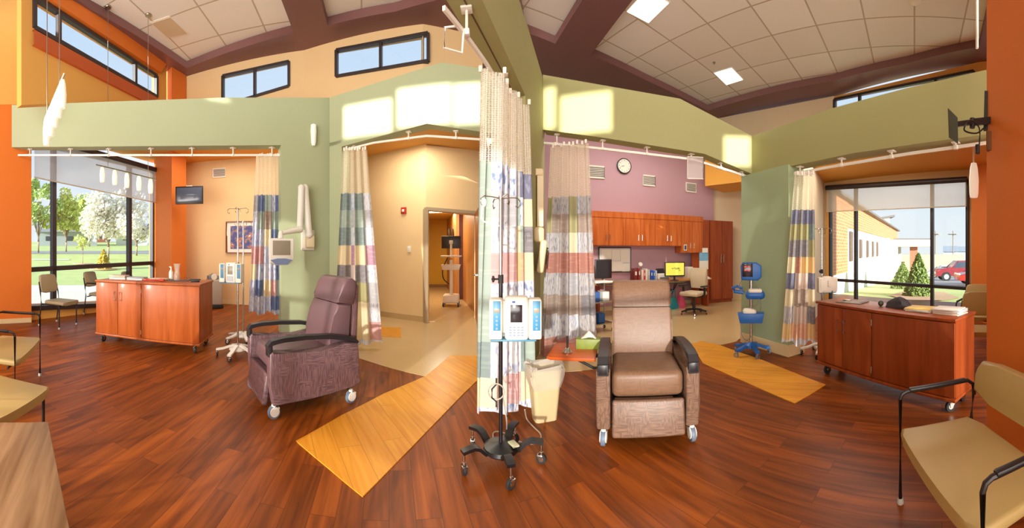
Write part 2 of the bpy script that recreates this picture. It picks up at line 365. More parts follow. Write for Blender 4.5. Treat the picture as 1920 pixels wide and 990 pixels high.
# ---- left window wall (lower)
pxwall('wall_left', WL0, WL1, 46, 290, [(46, 262), (290, 322)], [(46, 620), (290, 569)], YELL,
       holes=[(47, 287, 262, 320.5, 579, 569)], thick=.15)
def window(name, A, B, frame, uprights, rails, dep=.09, w=.07, m=DFRAME):
    """frame = (x0,x1,yt0,yt1,yb0,yb1); one thing of structure: outer frame + bars as child meshes, glass pane"""
    x0, x1, a, b, c, d = frame
    g = G()
    pxbar(g, A, B, [(x0, a), (x1, b)], w, dep); pxbar(g, A, B, [(x0, c), (x1, d)], w, dep)
    pxbar(g, A, B, [(x0, a), (x0, c)], w, dep); pxbar(g, A, B, [(x1, b), (x1, d)], w, dep)
    o = struct(name, g, m)
    L = lambda x, p, q: p+(q-p)*(x-x0)/(x1-x0)
    for x in uprights:
        g = G(); pxbar(g, A, B, [(x, L(x, a, b)), (x, L(x, c, d))], w, dep); obj('mullion', g, m, o)
    for r in rails:
        g = G(); pxbar(g, A, B, [(x0, r[0]), (x1, r[1])], w, dep); obj('transom', g, m, o)
    g = G(); n = 10
    g.grid([[PW(x0+(x1-x0)*k/n, L(x0+(x1-x0)*k/n, p, q), A, B) for k in range(n+1)] for p, q in ((a, b), (c, d))]); obj('pane', g, GLASS, o)
    return o
window('window_1', WL0, WL1, (49, 286, 262, 319, 578, 568), (100, 242), ((506, 493),), w=.10, dep=.12)
# upper left wall with clerestory
pxwall('wall_upper_left', UL0, UL1, 40, 312, [(40, -60), (312, 124)], [(40, 197), (150, 192), (152, 230), (312, 230)], YELL, holes=[(63, 294, -6, 142, 52, 183)], thick=.15)
g = G()
def band(g, A, B, pts_t, pts_b, off):
    rows = []
    for pts in (pts_t, pts_b):
        (xa, ya), (xb, yb) = pts; rows.append([PW(xa+(xb-xa)*k/12, ya+(yb-ya)*k/12, A, B)*1 for k in range(13)])
    d = Vector((B[0]-A[0], B[1]-A[1])).normalized(); nn = Vector((-d.y, d.x)); nn = -nn if nn.dot(A) > 0 else nn
    f = [[p+Vector((nn.x, nn.y, 0))*off for p in r] for r in rows]
    g.grid(f); g.grid([f[0], rows[0]]); g.grid([f[1], rows[1]]); return g
o1 = struct('trim_2', band(G(), UL0, UL1, ((60, 58), (294, 186)), ((60, 86), (266, 190)), .06), mat('rust_paint', (188, 88, 38), .5))
struct('trim_3', band(G(), UL0, UL1, ((66, -42), (310, 118)), ((66, -10), (296, 138)), .10), ORANGE)
window('window_2', UL0, UL1, (64, 293, -5, 143, 53, 182), (110, 253), (), w=.08)
# corner column
g = G(); g.prism([tuple(p) for p in (pl(289, 9.9), pl(322, 9.0), pl(349, 9.45), pl(340, 10.5), pl(300, 10.5))], 0, 6.2, 'z'); struct('wall_corner_column', g, ORANGE)
# upper tan wall with two clerestory windows
pxwall('wall_upper_back_left', UA, UM, 349, 571, None, [(349, 240), (571, 220)], TAN, z1=6.3,
       holes=[(417, 542, 143, 115, 200, 162)], thick=.15)
pxwall('wall_upper_back_mid', UM, UB, 571, 793, None, [(571, 220), (793, 200)], TAN, z1=6.3, holes=[(630, 792, 94, 66, 145, 117)], thick=.15)
UC = pl(868, 7.57)
pxwall('wall_upper_back_centre', UB, UC, 793, 905, None, [(793, 150), (905, 150)], TAN, z1=6.3, holes=[(793.2, 803, 65, 63, 117, 115)], thick=.15)
window('window_3', UA, UM, (418, 542, 143, 116, 199, 162), (478,), (), w=.06)
window('window_4', UM, UB, (631, 803, 95, 63, 144, 115), (714,), (), w=.06)
# ---- left orange pier and block above
OL0, OL1 = pl(-60, 7.1), pl(57, 7.35)
pxwall('wall_pier_left', OL0, OL1, -60, 59, [(-60, 196), (59, 196)], None, ORANGE, z0=0, thick=.5)
pxwall('wall_block_left', OL0, OL1, -60, 62, [(-60, -40), (62, -40)], [(-60, 196.5), (62, 197)], YELL, thick=.06)
baseb('baseboard_pier', OL0, OL1, -60, 59, .1)
# ---- purple work room
PW0, PW1 = pl(1000, 8.3), pl(1338, 10.5)
pxwall('wall_mauve', PW0, PW1, 960, 1338, None, None, PURP, z0=0, z1=4.5, thick=.12)
pxwall('wall_back_right', pl(1330, 10.65), pl(1560, 11.6), 1334, 1545, None, None, CREAM, z0=0, z1=4.6, thick=.12)
g = G(); SA, SB = pl(1322, 9.6), pl(1440, 8.9)
pxwall('wall_soffit_drop', SA, SB, 1322, 1440, None, [(1322, 349), (1440, 335)], AMBER, z1=4.2, thick=1.2)
pxwall('wall_far_back', pl(900, 13.2), pl(1345, 13.2), 900, 1346, None, None, CREAM, z0=0, z1=6.2)
baseb('baseboard_mauve', PW0, PW1, 1020, 1336, .1)
baseb('baseboard_back', pl(1330, 10.65), pl(1560, 11.6), 1340, 1540, .12)
# ---- right window room
RS0 = pl(1481, 5.3); 
g = G(); a, b = pl(1503, 6.2), pl(1546, 9.4); 
g.prism([tuple(a), tuple(b), tuple(b+Vector((-.1, .12))), tuple(a+Vector((-.12, .1)))], 0, 3.4, 'z'); struct('wall_side_right', g, CREAM)
pxwall('wall_right', WR0, WR1, 1546, 1852, [(1546, 300), (1852, 290)], None, TAN, z0=0, holes=[(1556, 1815, 350, 336, 650, 650)], thick=.15)
struct('trim_4', pxbar(G(), WR0, WR1, [(1552.5, 352), (1552.5, 640)], .08, .06, .03), YELL)
window('window_5', WR0, WR1, (1557, 1814, 352, 337, 640, 650), (1605, 1748), ((524, 541),), w=.07, dep=.1)
pxwall('wall_window_jamb', pl(1822, 7.6), pl(1856, 7.2), 1822, 1856, [(1822, 300), (1856, 300)], None, ORANGE, z0=0, thick=.3)
g = G(); g.prism([tuple(p) for p in (Vector((3.75, 4.4)), Vector((3.62, .7)), Vector((7.9, .7)), pl(1852, 7.9), pl(1546, 9.6))], 3.3, 3.36, 'z'); struct('ceiling_soffit_right', g, AMBER)
g = G(); g.box((5.8, .62, 3.2), (4.4, .12, 6.4)); struct('wall_near_right', g, ORANGE)
# near orange wall on the right
ow = pl(1850, 2.75); od = Vector((-.69, -.72)); on = Vector((.72, -.69))
g = G(); g.prism([tuple(ow), tuple(ow+od*2.6), tuple(ow+od*2.6+on*.3), tuple(ow+on*.3)], 0, 3.6, 'z'); struct('wall_near_orange', g, ORANGE)
# upper right wall with clerestory
pxwall('wall_upper_right', pl(1345, 12.5), UR0, 1300, 1564, [(1300, 236), (1345, 222), (1564, 180)], [(1300, 330), (1564, 330)], CREAM, thick=.15)
pxwall('wall_upper_far_right', UR0, UR1, 1563, 1862, [(1563, 181), (1827, 118), (1862, 110)], [(1563, 300), (1862, 260)], YELL, holes=[(1564, 1826, 186, 133, 240, 220)], thick=.15)
window('window_6', UR0, UR1, (1565, 1826, 187, 134, 239, 219), (1612, 1755), (), w=.07)
# ---- main ceiling: plum slab with recessed white fields of tiles
ZC = 6.2
def CP(x, y, z=ZC): return pl(x, (z-EYE)*F/(HY-y))
TILE = bpy.data.materials.new('ceiling_tile'); TILE.use_nodes = True; t = TILE.node_tree; b = t.nodes['Principled BSDF']
co = N(t, 'ShaderNodeTexCoord'); mp = N(t, 'ShaderNodeMapping'); mp.inputs['Rotation'].default_value = (0, 0, radians(-24.5)); br = N(t, 'ShaderNodeTexBrick'); br.offset = 0
br.inputs['Scale'].default_value = 1; br.inputs['Brick Width'].default_value = 1.05; br.inputs['Row Height'].default_value = 1.05; br.inputs['Mortar Size'].default_value = .018
br.inputs['Color1'].default_value = (*lin((240, 240, 234)), 1); br.inputs['Color2'].default_value = (*lin((232, 231, 224)), 1); br.inputs['Mortar'].default_value = (*lin((188, 178, 158)), 1)
t.links.new(co.outputs['Object'], mp.inputs[0]); t.links.new(mp.outputs[0], br.inputs[0]); t.links.new(br.outputs[0], b.inputs['Base Color']); b.inputs['Roughness'].default_value = .8
fields = [
 [CP(350, 128), CP(170, 18), CP(60, -60), Vector((-4.5, .2)), Vector((-1.9, 1.3)), CP(520, -20), CP(551, 62)],
 [CP(614, 48), CP(740, 22), CP(850, -6), Vector((-.75, 2.6)), Vector((-1.1, 1.2)), Vector((-1.7, 1.5)), CP(601, 0)],
 [CP(985, 60), CP(1041, 82), CP(1092, 0), Vector((1.0, 1.2)), Vector((.2, 1.0)), CP(973, -10)],
 [CP(1108, 103), CP(1210, 150), CP(1327, 207), CP(1560, 152), CP(1700, 119), CP(1836, 88), CP(1852, 20), Vector((2.4, .1)), Vector((1.4, .3)), CP(1190, -5)],
]
outer = [tuple(p) for p in (Vector((9.2, BACKY-.12)), pl(1862, 8.75), UR1*1.015, UR0*1.015, pl(1345, 13.3), pl(900, 13.3), pl(905, 8.1), UC*1.02, UB*1.02, UM*1.02, UA*1.02, pl(318, 9.5), UL1*1.015, UL0*1.02, pl(40, 6.1), Vector((-6.85, BACKY-.12)))]
cu = bpy.data.curves.new('slab', 'CURVE'); cu.dimensions = '2D'; cu.fill_mode = 'BOTH'
for pts in [outer]+[[tuple(p) for p in f] for f in fields]:
    s_ = cu.splines.new('POLY'); s_.points.add(len(pts)-1); s_.use_cyclic_u = True
    for q, p in zip(s_.points, pts): q.co = (p[0], p[1], 0, 1)
cu.extrude = .09
tmp = bpy.data.objects.new('slab_tmp', cu); COL.objects.link(tmp)
me = bpy.data.meshes.new_from_object(tmp); bpy.data.objects.remove(tmp)
so_ = bpy.data.objects.new('ceiling', me); COL.objects.link(so_); so_.location = (0, 0, ZC+.09); me.materials.clear(); me.materials.append(PLUM); so_['kind'] = 'structure'
g = G(); g.prism(outer, ZC+.19, ZC+.24, 'z'); struct('ceiling_tiles', g, TILE)
# ---- walls behind the camera: clerestory and tall windows, openings shaped to land sun patches
def back_rect(A, B, px):
    q = []
    for x, y in px:
        p = PW(x, y, A, B); k = (p.y-BACKY)/SD.y; r = p-SD*k; q.append((r.x, r.z))
    return q
pat = [back_rect(*Bd, [(645, 205), (735, 180), (735, 245), (645, 263)]),
       back_rect(*Bd, [(745, 174), (800, 156), (846, 156), (846, 232), (745, 241)]),
       back_rect(*Bd, [(850, 156), (905, 158), (905, 235), (850, 232)]),
       back_rect(C0, C1, [(1020, 164), (1042, 166), (1042, 244), (1020, 242)]),
       back_rect(C0, C1, [(1051, 170), (1147, 183), (1147, 257), (1051, 246)]),
       back_rect(C0, C1, [(1358, 249), (1408, 264), (1392, 316), (1358, 308)]),
       back_rect(A0, A1, [(388, 184.5), (430, 184.5), (430, 205)])]
holes = []
for q in pat:
    xs = [p[0] for p in q]; zs = sorted(p[1] for p in q); n = len(zs)//2
    if len(q) == 3: holes.append((min(xs), max(xs), zs[0]+.1, zs[-1]))
    else: holes.append((min(xs), max(xs), sum(zs[:n])/n, sum(zs[n:])/(len(zs)-n)))
print('HOLES', [[round(v, 2) for v in h] for h in holes])
low = [(-6.3, -5.6), (-5.5, -4.7), (-3.55, -2.75), (-2.67, -1.6), (-1.52, -.5), (-.42, .62), (2.0, 2.6), (3.2, 3.6)]
for a, b in low: holes.append((a, b, .25, 2.3)); holes.append((a, b, 2.38, 3.7))
xs = sorted({-9.6, 9.3}|{v for h in holes for v in h[:2]}); zs = sorted({0, 6.2}|{v for h in holes for v in h[2:]})
g = G(); fr = G()
for a, b in zip(xs, xs[1:]):
    for c, d in zip(zs, zs[1:]):
        mx, mz = (a+b)/2, (c+d)/2
        if any(h[0] < mx < h[1] and h[2] < mz < h[3] for h in holes) or b-a < 1e-4 or d-c < 1e-4: continue
        g.poly([(a, BACKY, c), (b, BACKY, c), (b, BACKY, d), (a, BACKY, d)])
bmesh.ops.remove_doubles(g.b, verts=g.b.verts, dist=.0005); struct('wall_behind', g, TAN, solid=.05)
SHD = sheer('sun_dimming_cloth', (225, 215, 195), .72)
g = G(); g.poly([(-6.4, BACKY+.03, .1), (3.8, BACKY+.03, .1), (3.8, BACKY+.03, 3.8), (-6.4, BACKY+.03, 3.8)])  # unseen sheer sheet, added to weaken the low sun
o_ = obj('sun_dimmer_behind', g, SHD); o_['kind'] = 'structure'
# closing walls at the sides of the near half
g = G(); p = pl(-60, 7.1); g.prism([tuple(p), (-6.6, BACKY), (-6.75, BACKY), (p.x-.15, p.y)], 0, 6.3, 'z'); struct('wall_near_left', g, YELL)
# door and hall
DM = wood('door_veneer', (120, 62, 30), (160, 92, 48), 'Z', 1, .4)
FR = mat('door_frame_taupe', (168, 150, 122), .45, var=0)
g = G()
pxbar(g, DW1, DW2, [(798, 392), (798, 605)], .06, .16, .02); pxbar(g, DW1, DW2, [(896, 400), (896, 599)], .05, .16, .02); pxbar(g, DW1, DW2, [(797, 392), (897, 400)], .07, .16, .02)
dr = struct('door_1', g, FR)
h0, h1 = pl(895, 7.75), pl(901, 6.75)
g = G(); d = (h1-h0); d.normalize(); nn = Vector((-d.y, d.x))*.045
g.prism([tuple(h0), tuple(h1), tuple(h1-nn), tuple(h0-nn)], .02, 2.33, 'z'); lf = obj('door_leaf', g, DM, dr)
g = G(); c = h0.lerp(h1, .9); g.cyl((c.x-.09, c.y, 1.02), (c.x+.05, c.y, 1.02), .03); g.tube([(c.x-.09, c.y, 1.02), (c.x-.13, c.y+.02, 1.02), (c.x-.13, c.y+.12, 1.02)], .012); obj('lever_handle', g, mat('steel', (190, 190, 188), .25, 1, var=0), dr)
HY1 = mat('hall_yellow', (226, 176, 44), .6)
g = G(); a, b = pl(780, 14.5), pl(905, 14.5); g.prism([(a.x, a.y), (b.x, b.y), (b.x, b.y+.1), (a.x, a.y+.1)], 0, 2.75, 'z'); struct('wall_hall_end', g, HY1)
g = G(); a, b = pl(797, 7.6), pl(792, 14.6); g.prism([tuple(a), tuple(b), (b.x-.1, b.y), (a.x-.1, a.y)], 0, 2.75, 'z'); struct('wall_hall_left', g, HY1)
a, b, c, d_ = pl(893, 8.2), pl(868, 10.8), pl(855, 10.8), pl(838, 14.5)
g = G(); g.prism([tuple(a), tuple(b), (b.x+.12, b.y), (a.x+.12, a.y)], 0, 2.75, 'z'); struct('wall_hall_right', g, mat('hall_veneer_wall', (176, 122, 66), .45))
g = G(); g.prism([tuple(b), tuple(c), (c.x, c.y+.1), (b.x, b.y+.1)], 0, 2.75, 'z'); struct('wall_hall_return', g, mat('hall_plum', (96, 52, 46), .5))
g = G(); g.prism([tuple(c), tuple(d_), (d_.x+.1, d_.y), (c.x+.1, c.y)], 0, 2.75, 'z'); struct('wall_hall_far_right', g, mat('hall_tan', (190, 140, 84), .5))
g = G(); a, b = pl(780, 14.6), pl(905, 14.6); a2, b2 = pl(795, 7.5), pl(908, 8.1); g.prism([tuple(a2), tuple(b2), tuple(b), tuple(a)], 2.75, 2.8, 'z'); struct('ceiling_hall', g, mat('hall_ceiling', (222, 186, 120), .7))
g = G(); a, b = pl(800, 14.42), pl(840, 14.42); g.prism([tuple(a), tuple(b), (b.x, b.y-.02), (a.x, a.y-.02)], .004, .12, 'z'); struct('baseboard_hall', g, mat('hall_base', (150, 110, 60), .5))
# ================================================================ FURNITURE
BLACK = mat('black_plastic', (34, 32, 34), .4, var=0); CHROME = mat('chrome', (200, 198, 192), .2, 1, var=0); GREYP = mat('grey_plastic', (170, 166, 158), .45, var=0)
RUB = mat('black_rubber', (30, 30, 30), .7, var=0); BLUEGR = mat('blue_grey_wheel', (104, 118, 138), .5, var=0); OFFW = mat('off_white_plastic', (226, 224, 214), .4, var=0)
def caster(root, x, y, r, wm, fm, rz=0, hub=None, name='caster', hood=False):
    g = G(); g.cyl((0, 0, r*1.7), (0, 0, r*2.25), r*.35); g.rbox((0, r*.25, r*1.65), (r*.95, r*1.1, r*.22), .004)
    for s in (-1, 1): g.prism([(r*-.2, r*.85), (r*.25, r*.85), (r*.75, r*1.6), (r*-.3, r*1.6)], s*r*.42-.003, s*r*.42+.003, 'x')
    if hood: g.cyl((-r*.45, .0, r*1.15), (r*.45, 0, r*1.15), r*.75, n=14)
    c = obj(name, g, fm, root, (x, y, 0), rz)
    g = G(); g.lathe([(r*.55, -r*.3), (r*.95, -r*.3), (r, -r*.18), (r, r*.18), (r*.95, r*.3), (r*.55, r*.3)], n=20, M=Matrix.Rotation(pi/2, 3, 'Y'))
    for v in g.b.verts: v.co += Vector((0, 0, r))
    w = obj('wheel', g, wm, c)
    g = G(); g.cyl((-r*.34, 0, r), (r*.34, 0, r), r*.5, n=14); obj('hub', g, hub or fm, c)
    return c
# ---- recliners
def fabric(name, c, c2):
    if name in _m: return _m[name]
    m = bpy.data.materials.new(name); m.use_nodes = True; t = m.node_tree; b = t.nodes['Principled BSDF']
    co = N(t, 'ShaderNodeTexCoord'); out = []
    for sc in ((9, 9, 90), (90, 90, 9)):
        mp = N(t, 'ShaderNodeMapping'); mp.inputs['Scale'].default_value = sc; no = N(t, 'ShaderNodeTexNoise'); no.inputs['Scale'].default_value = 1.3; no.inputs['Detail'].default_value = 2
        t.links.new(co.outputs['Object'], mp.inputs[0]); t.links.new(mp.outputs[0], no.inputs[0]); out.append(no)
    ck = N(t, 'ShaderNodeTexNoise'); ck.inputs['Scale'].default_value = 9; t.links.new(co.outputs['Object'], ck.inputs[0])
    gt = N(t, 'ShaderNodeMath', operation='GREATER_THAN'); gt.inputs[1].default_value = .5; t.links.new(ck.outputs[0], gt.inputs[0])
    mx = N(t, 'ShaderNodeMix', data_type='FLOAT'); t.links.new(gt.outputs[0], mx.inputs[0]); t.links.new(out[0].outputs[0], mx.inputs[2]); t.links.new(out[1].outputs[0], mx.inputs[3])
    rp = N(t, 'ShaderNodeValToRGB'); rp.color_ramp.elements[0].position = .38; rp.color_ramp.elements[1].position = .62
    rp.color_ramp.elements[0].color = (*lin(c), 1); rp.color_ramp.elements[1].color = (*lin(c2), 1)
    t.links.new(mx.outputs[0], rp.inputs[0]); t.links.new(rp.outputs[0], b.inputs['Base Color']); b.inputs['Roughness'].default_value = .45
    _m[name] = m; return m
def recliner(label, loc, rz, plain, wov, table=False, arch=0.0):
    t = thing('recliner', label, 'recliner', loc, rz)
    g = G(); g.rbox((0, -.075, .455), (.565, .60, .20), .05, 3); obj('seat', g, plain, t)
    g = G(); g.prism([(.17, .50), (.19, .66), (.235, .84), (.275, .955), (.44, .94), (.40, .42), (.2, .42)], -.285, .285, 'x', .03, 3); obj('backrest', g, plain, t)
    g = G(); g.prism([(.277, .962), (.285, 1.0), (.33, 1.14), (.375, 1.195), (.44, 1.205), (.50, 1.16), (.49, 1.0), (.45, .93)], -.285, .285, 'x', .03, 3); obj('headrest', g, plain, t)
    g = G(); g.prism([(.42, .40), (.50, .40), (.53, 1.12), (.49, 1.15), (.44, .95)], -.27, .27, 'x', .02); obj('back_panel', g, wov, t)
    for s in (-1, 1):
        g = G(); x0, x1 = sorted((s*.292, s*.40))
        g.prism([(-.40, .13), (-.43, .30), (-.44, .58), (-.41, .60), (-.20, .555), (.05, .56), (.30, .60), (.44, .58), (.47, .20), (.40, .17), (.0, .15)], x0, x1, 'x', .018, 3)
        obj('side_panel', g, wov, t)
        g = G(); pts = [(s*.347, -.425, .56), (s*.347, -.435, .64), (s*.347, -.41, .672), (s*.347, -.30, .688), (s*.347, -.10, .692), (s*.347, .15, .675), (s*.347, .40, .62), (s*.347, .44, .58)]
        g.tube(pts, 0, sq=(.085, .038)); g.rbox((s*.347, -.428, .60), (.09, .045, .10), .012); bmesh.ops.bevel(g.b, geom=[e for e in g.b.edges if e.calc_length() > .05], offset=.006, segments=2, affect='EDGES', clamp_overlap=True)
        obj('armrest', g, BLACK, t)
    g = G(); g.rbox((0, -.425, .225), (.555, .055, .27), .018, 3, e=(-.16, 0, 0)); obj('footrest', g, wov, t)
    g = G(); g.rbox((-.03, -.36, .335), (.46, .06, .03), .008); obj('footrest_flap', g, wov, t)
    g = G(); g.box((0, 0, .24), (.57, .66, .16)); g.tube([(-.34, -.36, .14), (.34, -.36, .14)], .014); g.tube([(-.34, .36, .14), (.34, .36, .14)], .014); g.tube([(0, -.36, .14), (0, .36, .14)], .016); obj('base_frame', g, RUB, t)
    for x in (-.345, .345):
        for y in (-.385, .385): caster(t, x, y, .058, BLUEGR, OFFW if y > 0 or True else GREYP, .15 if x > 0 else -.1, GREYP, hood=True)
    if not table:
        g = G(); g.rbox((.2, .36, .11), (.09, .12, .03), .01); g.cyl((.2, .36, .12), (.2, .3, .15), .012); obj('brake_pedal', g, GREYP, t)
    if table:
        g = G(); g.prism([(-.83, -.18), (-.80, -.205), (-.42, -.205), (-.42, .27), (-.80, .27), (-.83, .24)], .585, .61, 'z', .004); obj('side_table', g, wood('cherry_top', (168, 74, 30), (196, 96, 42), 'X', 1, .3), t)
        g = G(); g.tube([(-.60, -.12, .585), (-.44, -.10, .50), (-.40, -.10, .50)], .012); g.box((-.5, 0, .575), (.2, .05, .02)); obj('table_bracket', g, RUB, t)
    return t
vp = mat('mauve_vinyl', (100, 76, 80), .38, var=.05); vw = fabric('mauve_weave', (84, 62, 68), (118, 90, 92))
vp2 = fabric('taupe_weave_fine', (112, 82, 60), (124, 93, 70)); vw2 = fabric('taupe_weave', (98, 74, 60), (130, 101, 82))
def by_foot(px, py, lx, ly, rz):
    p = FL(px, py); return Vector((p.x-(cos(rz)*lx-sin(rz)*ly), p.y-(sin(rz)*lx+cos(rz)*ly)))
c = by_foot(515, 784, .345, -.385, radians(-33))
RLa = recliner('mauve vinyl medical recliner on casters in front of the green pillar, left of the centre', (c.x, c.y, 0), radians(-33), vp, vw)
RLa.scale = (1.03, 1.03, 1.02)
c = Vector((1.02, 2.51))+Vector((.30, .95))*.40
RRa = recliner('taupe woven medical recliner with a side table, right of the trash can', (c.x, c.y, 0), radians(-17), vp2, vw2, table=True)
# ---- mobile cabinets
CH = wood('cherry_veneer', (146, 68, 22), (178, 92, 38), 'Z', .8, .42, coat=.2); CHD = wood('cherry_veneer_deep', (122, 54, 22), (152, 72, 32), 'Z', .8, .36, coat=.25)
def cabinet(name, label, loc, rz, L, D, H, m, endm=None):
    t = thing(name, label, 'cabinet', loc, rz); b = .13
    g = G(); g.bb((-L/2, -D/2+.022, b+.03), (L/2, D/2, H-.03)); obj('carcass', g, m, t)
    g = G(); g.rbox((0, 0, H-.015), (L+.03, D+.03, .03), .006); obj('top', g, m, t)
    g = G(); g.rbox((0, 0, b+.015), (L+.02, D+.02, .03), .006); obj('base_board', g, m, t)
    w = L*.235
    for k in range(2):
        g = G(); x0 = -L/2+k*w; g.rbox((x0+w/2, -D/2+.011, (b+.04+H-.04)/2), (w-.006, .02, H-.04-b-.04), .003); d = obj('door', g, m, t)
        g = G(); hx = x0+(w-.05 if k == 0 else .05); z = H-.24; g.tube([(hx, -D/2, z-.065), (hx, -D/2-.03, z-.065), (hx, -D/2-.03, z+.065), (hx, -D/2, z+.065)], .006); obj('handle', g, CHROME, d)
    g = G(); x0 = -L/2+2*w+.006; g.rbox(((x0+L/2)/2, -D/2+.011, (b+H)/2), (L/2-x0-.004, .02, H-.08-b), .003); obj('front_panel', g, m, t)
    for z in (b+.12, H-.14): g = G(); g.cyl((x0-.004, -D/2-.002, z-.035), (x0-.004, -D/2-.002, z+.035), .007); obj('hinge', g, CHROME, t)
    for x in (-L/2+.09, L/2-.09):
        for y in (-D/2+.09, D/2-.09): caster(t, x, y, .052, RUB, CHROME, random.uniform(-.6, .6))
    return t
a, b = FL(184, 646), FL(366, 662); m_ = (a+b)/2; d = (b-a).normalized(); nb = Vector((-d.y, d.x, 0))
CLrz = atan2(d.y, d.x)-radians(8); CLH = 1.02; CLL = (b-a).length+.2; CLc = b+Vector((cos(CLrz), sin(CLrz), 0))*(.09-CLL/2)+Vector((-sin(CLrz), cos(CLrz), 0))*.28
cab1 = cabinet('mobile_cabinet', 'cherry wood rolling cabinet with magazines and a glass vase on top, before the left window', (CLc.x, CLc.y, 0), CLrz, CLL, .74, CLH, CH)
a, b = FL(1532, 680, .13), FL(1790, 756, .13); a.z = b.z = 0; m_ = (a+b)/2; d = (b-a).normalized(); nb = Vector((-d.y, d.x, 0))
CRrz = atan2(d.y, d.x); CRc = m_+nb*.22; CRH = .885; CRL = (b-a).length
cab2 = cabinet('mobile_cabinet', 'dark cherry rolling cabinet with paper stacks on top, before the right window', (CRc.x, CRc.y, 0), CRrz, CRL, .44, CRH, CHD)
def oncab(c, rz, u, v, z):   # u along the front, v towards the back
    return Vector((c.x+cos(rz)*u-sin(rz)*v, c.y+sin(rz)*u+cos(rz)*v, z))
# ---- tube-frame chairs
SEATL = mat('khaki_vinyl', (186, 162, 104), .45, var=.04); SEATG = mat('grey_khaki_vinyl', (158, 144, 112), .5, var=.04)
FRM = mat('black_brown_tube', (44, 36, 34), .4, .3, var=0)
def chair(name, label, cat, loc, rz, w, sm, arms=True, d=.5, sh=.46, bh=.90, ah=.67, group=None, s=1.0):
    t = thing(name, label, cat, loc, rz, group); t.scale = (s, s, s)
    hw = w/2-.03
    g = G(); n = 10; top = []; 
    prof = []
    for k in range(n+1):
        a = pi*k/n; prof.append((-hw*cos(a)*1.0, -d/2-.035*sin(a)))
    prof += [(hw*.93, d*.36), (hw*.6, d*.44), (-hw*.6, d*.44), (-hw*.93, d*.36)]
    g.prism(prof, sh-.06, sh, 'z', .022, 3); obj('seat', g, sm, t)
    g = G(); rows = []
    pr = [(-hw*.97, sh+.14), (-hw*1.0, sh+.24), (-hw*.97, bh-.06), (-hw*.88, bh-.01), (-hw*.5, bh+.005), (hw*.5, bh+.005), (hw*.88, bh-.01), (hw*.97, bh-.06), (hw, sh+.24), (hw*.97, sh+.14), (hw*.5, sh+.12), (-hw*.5, sh+.12)]
    g.prism(pr, d*.40, d*.40+.055, 'y', .02, 3)
    for v in g.b.verts: v.co.y += (v.co.z-sh)*.20 - .05*(1-(v.co.x/hw)**2)*0 
    obj('backrest', g, sm, t)
    for sx in (-1, 1):
        x = sx*(w/2-.012)
        g = G()
        if arms: pts = [(x, -d/2+.0, .02), (x, -d/2+.0, ah-.04), (x, -d/2+.012, ah-.012), (x, -d/2+.04, ah), (x, d*.42, ah), (x, d*.50, ah-.03), (x, d*.50+.01, sh+.1)]; g.tube(pts, .0125, 8)
        else: g.tube([(x, -d/2+.06, .02), (x, -d/2+.06, sh-.055)], .0125, 8); g.tube([(x, -d/2+.06, sh-.06), (x, d*.42, sh-.06)], .0125)
        f = obj('arm_frame' if arms else 'side_frame', g, FRM, t)
        g = G(); g.lathe([(.016, 0), (.021, .004), (.019, .03), (.014, .035)], (x, -d/2+(.0 if arms else .06), 0), 12); obj('foot', g, GREYP, f)
        g = G(); g.tube([(x, d*.58, .02), (x, d*.47, sh-.06), (x, d*.47+.02, sh+.12), (x*.93, d*.47+.07, bh-.12)], .0125, 8); r = obj('back_leg', g, FRM, t)
        g = G(); g.lathe([(.016, 0), (.021, .004), (.019, .03), (.014, .035)], (x, d*.58, 0), 12); obj('foot', g, GREYP, r)
        if arms:
            g = G(); g.rbox((x, 0, ah+.008), (.035, d*.78, .022), .009); obj('arm_pad', g, BLACK, f)
    g = G(); g.tube([(-w/2+.012, -d/2+.07, sh-.072), (w/2-.012, -d/2+.07, sh-.072)], .011); obj('seat_rail', g, FRM, t); g = G(); g.tube([(-w/2+.012, d*.40, sh-.072), (w/2-.012, d*.40, sh-.072)], .011); obj('seat_rail', g, FRM, t)
    return t
# loveseat bottom right: front edge between its two front feet
def place(a, b, w_in=None, d=.5):
    """a = foot on the sitter's right as seen from the front-left, b = other foot; returns centre + rz with local -y facing out"""
    v = (b-a).normalized(); rz = atan2(v.y, v.x); nb = Vector((-v.y, v.x, 0)); return (a+b)/2+nb*(d/2), rz, (b-a).length
a = FL(1688, 944); b = Vector((1.245, .295, 0)); v = (b-a).normalized()
nb = Vector((v.y, -v.x, 0)); 
if nb.dot(a) < 0: nb = -nb
# chair front faces -nb
cc = (a+b)/2+nb*.25; rz = atan2(-nb.x, nb.y)
chair('wide_armchair', 'wide khaki vinyl armchair with black arms at the bottom right, against the orange wall', 'armchair', (cc.x, cc.y, 0), rz, (b-a).length+.02, SEATL, d=.50, sh=.46, bh=.80, ah=.66)
# left edge armchairs
def face(px, py, az, **k):
    p = FL(px, py); return (p.x, p.y, 0), radians(180-az)
def chair_at(foot, az, w, d, side, **k):
    """foot = floor point of a front foot; az = compass heading the chair faces; side=+1 if that foot is on local +x"""
    rz = radians(180-az); cx = side*(w/2-.012); cy = -d/2
    x = foot.x-(cos(rz)*cx-sin(rz)*cy); y = foot.y-(sin(rz)*cx+cos(rz)*cy)
    return (x, y, 0), rz
loc, rz = chair_at(FL(75, 705), 27, 1.0, .54, 1)
chair('wide_armchair', 'khaki vinyl armchair with black arms at the left edge of the view', 'armchair', loc, rz, 1.0, SEATL, d=.54, sh=.47, bh=.88, ah=.74)
loc, rz = chair_at(Vector((-2.53, .67, 0)), 46, .74, .54, 1)
chair('armless_chair', 'armless khaki vinyl seat at the left edge, directly behind the wood grain table', 'chair', loc, rz, .74, SEATL, arms=False, d=.54, sh=.50, bh=.9)
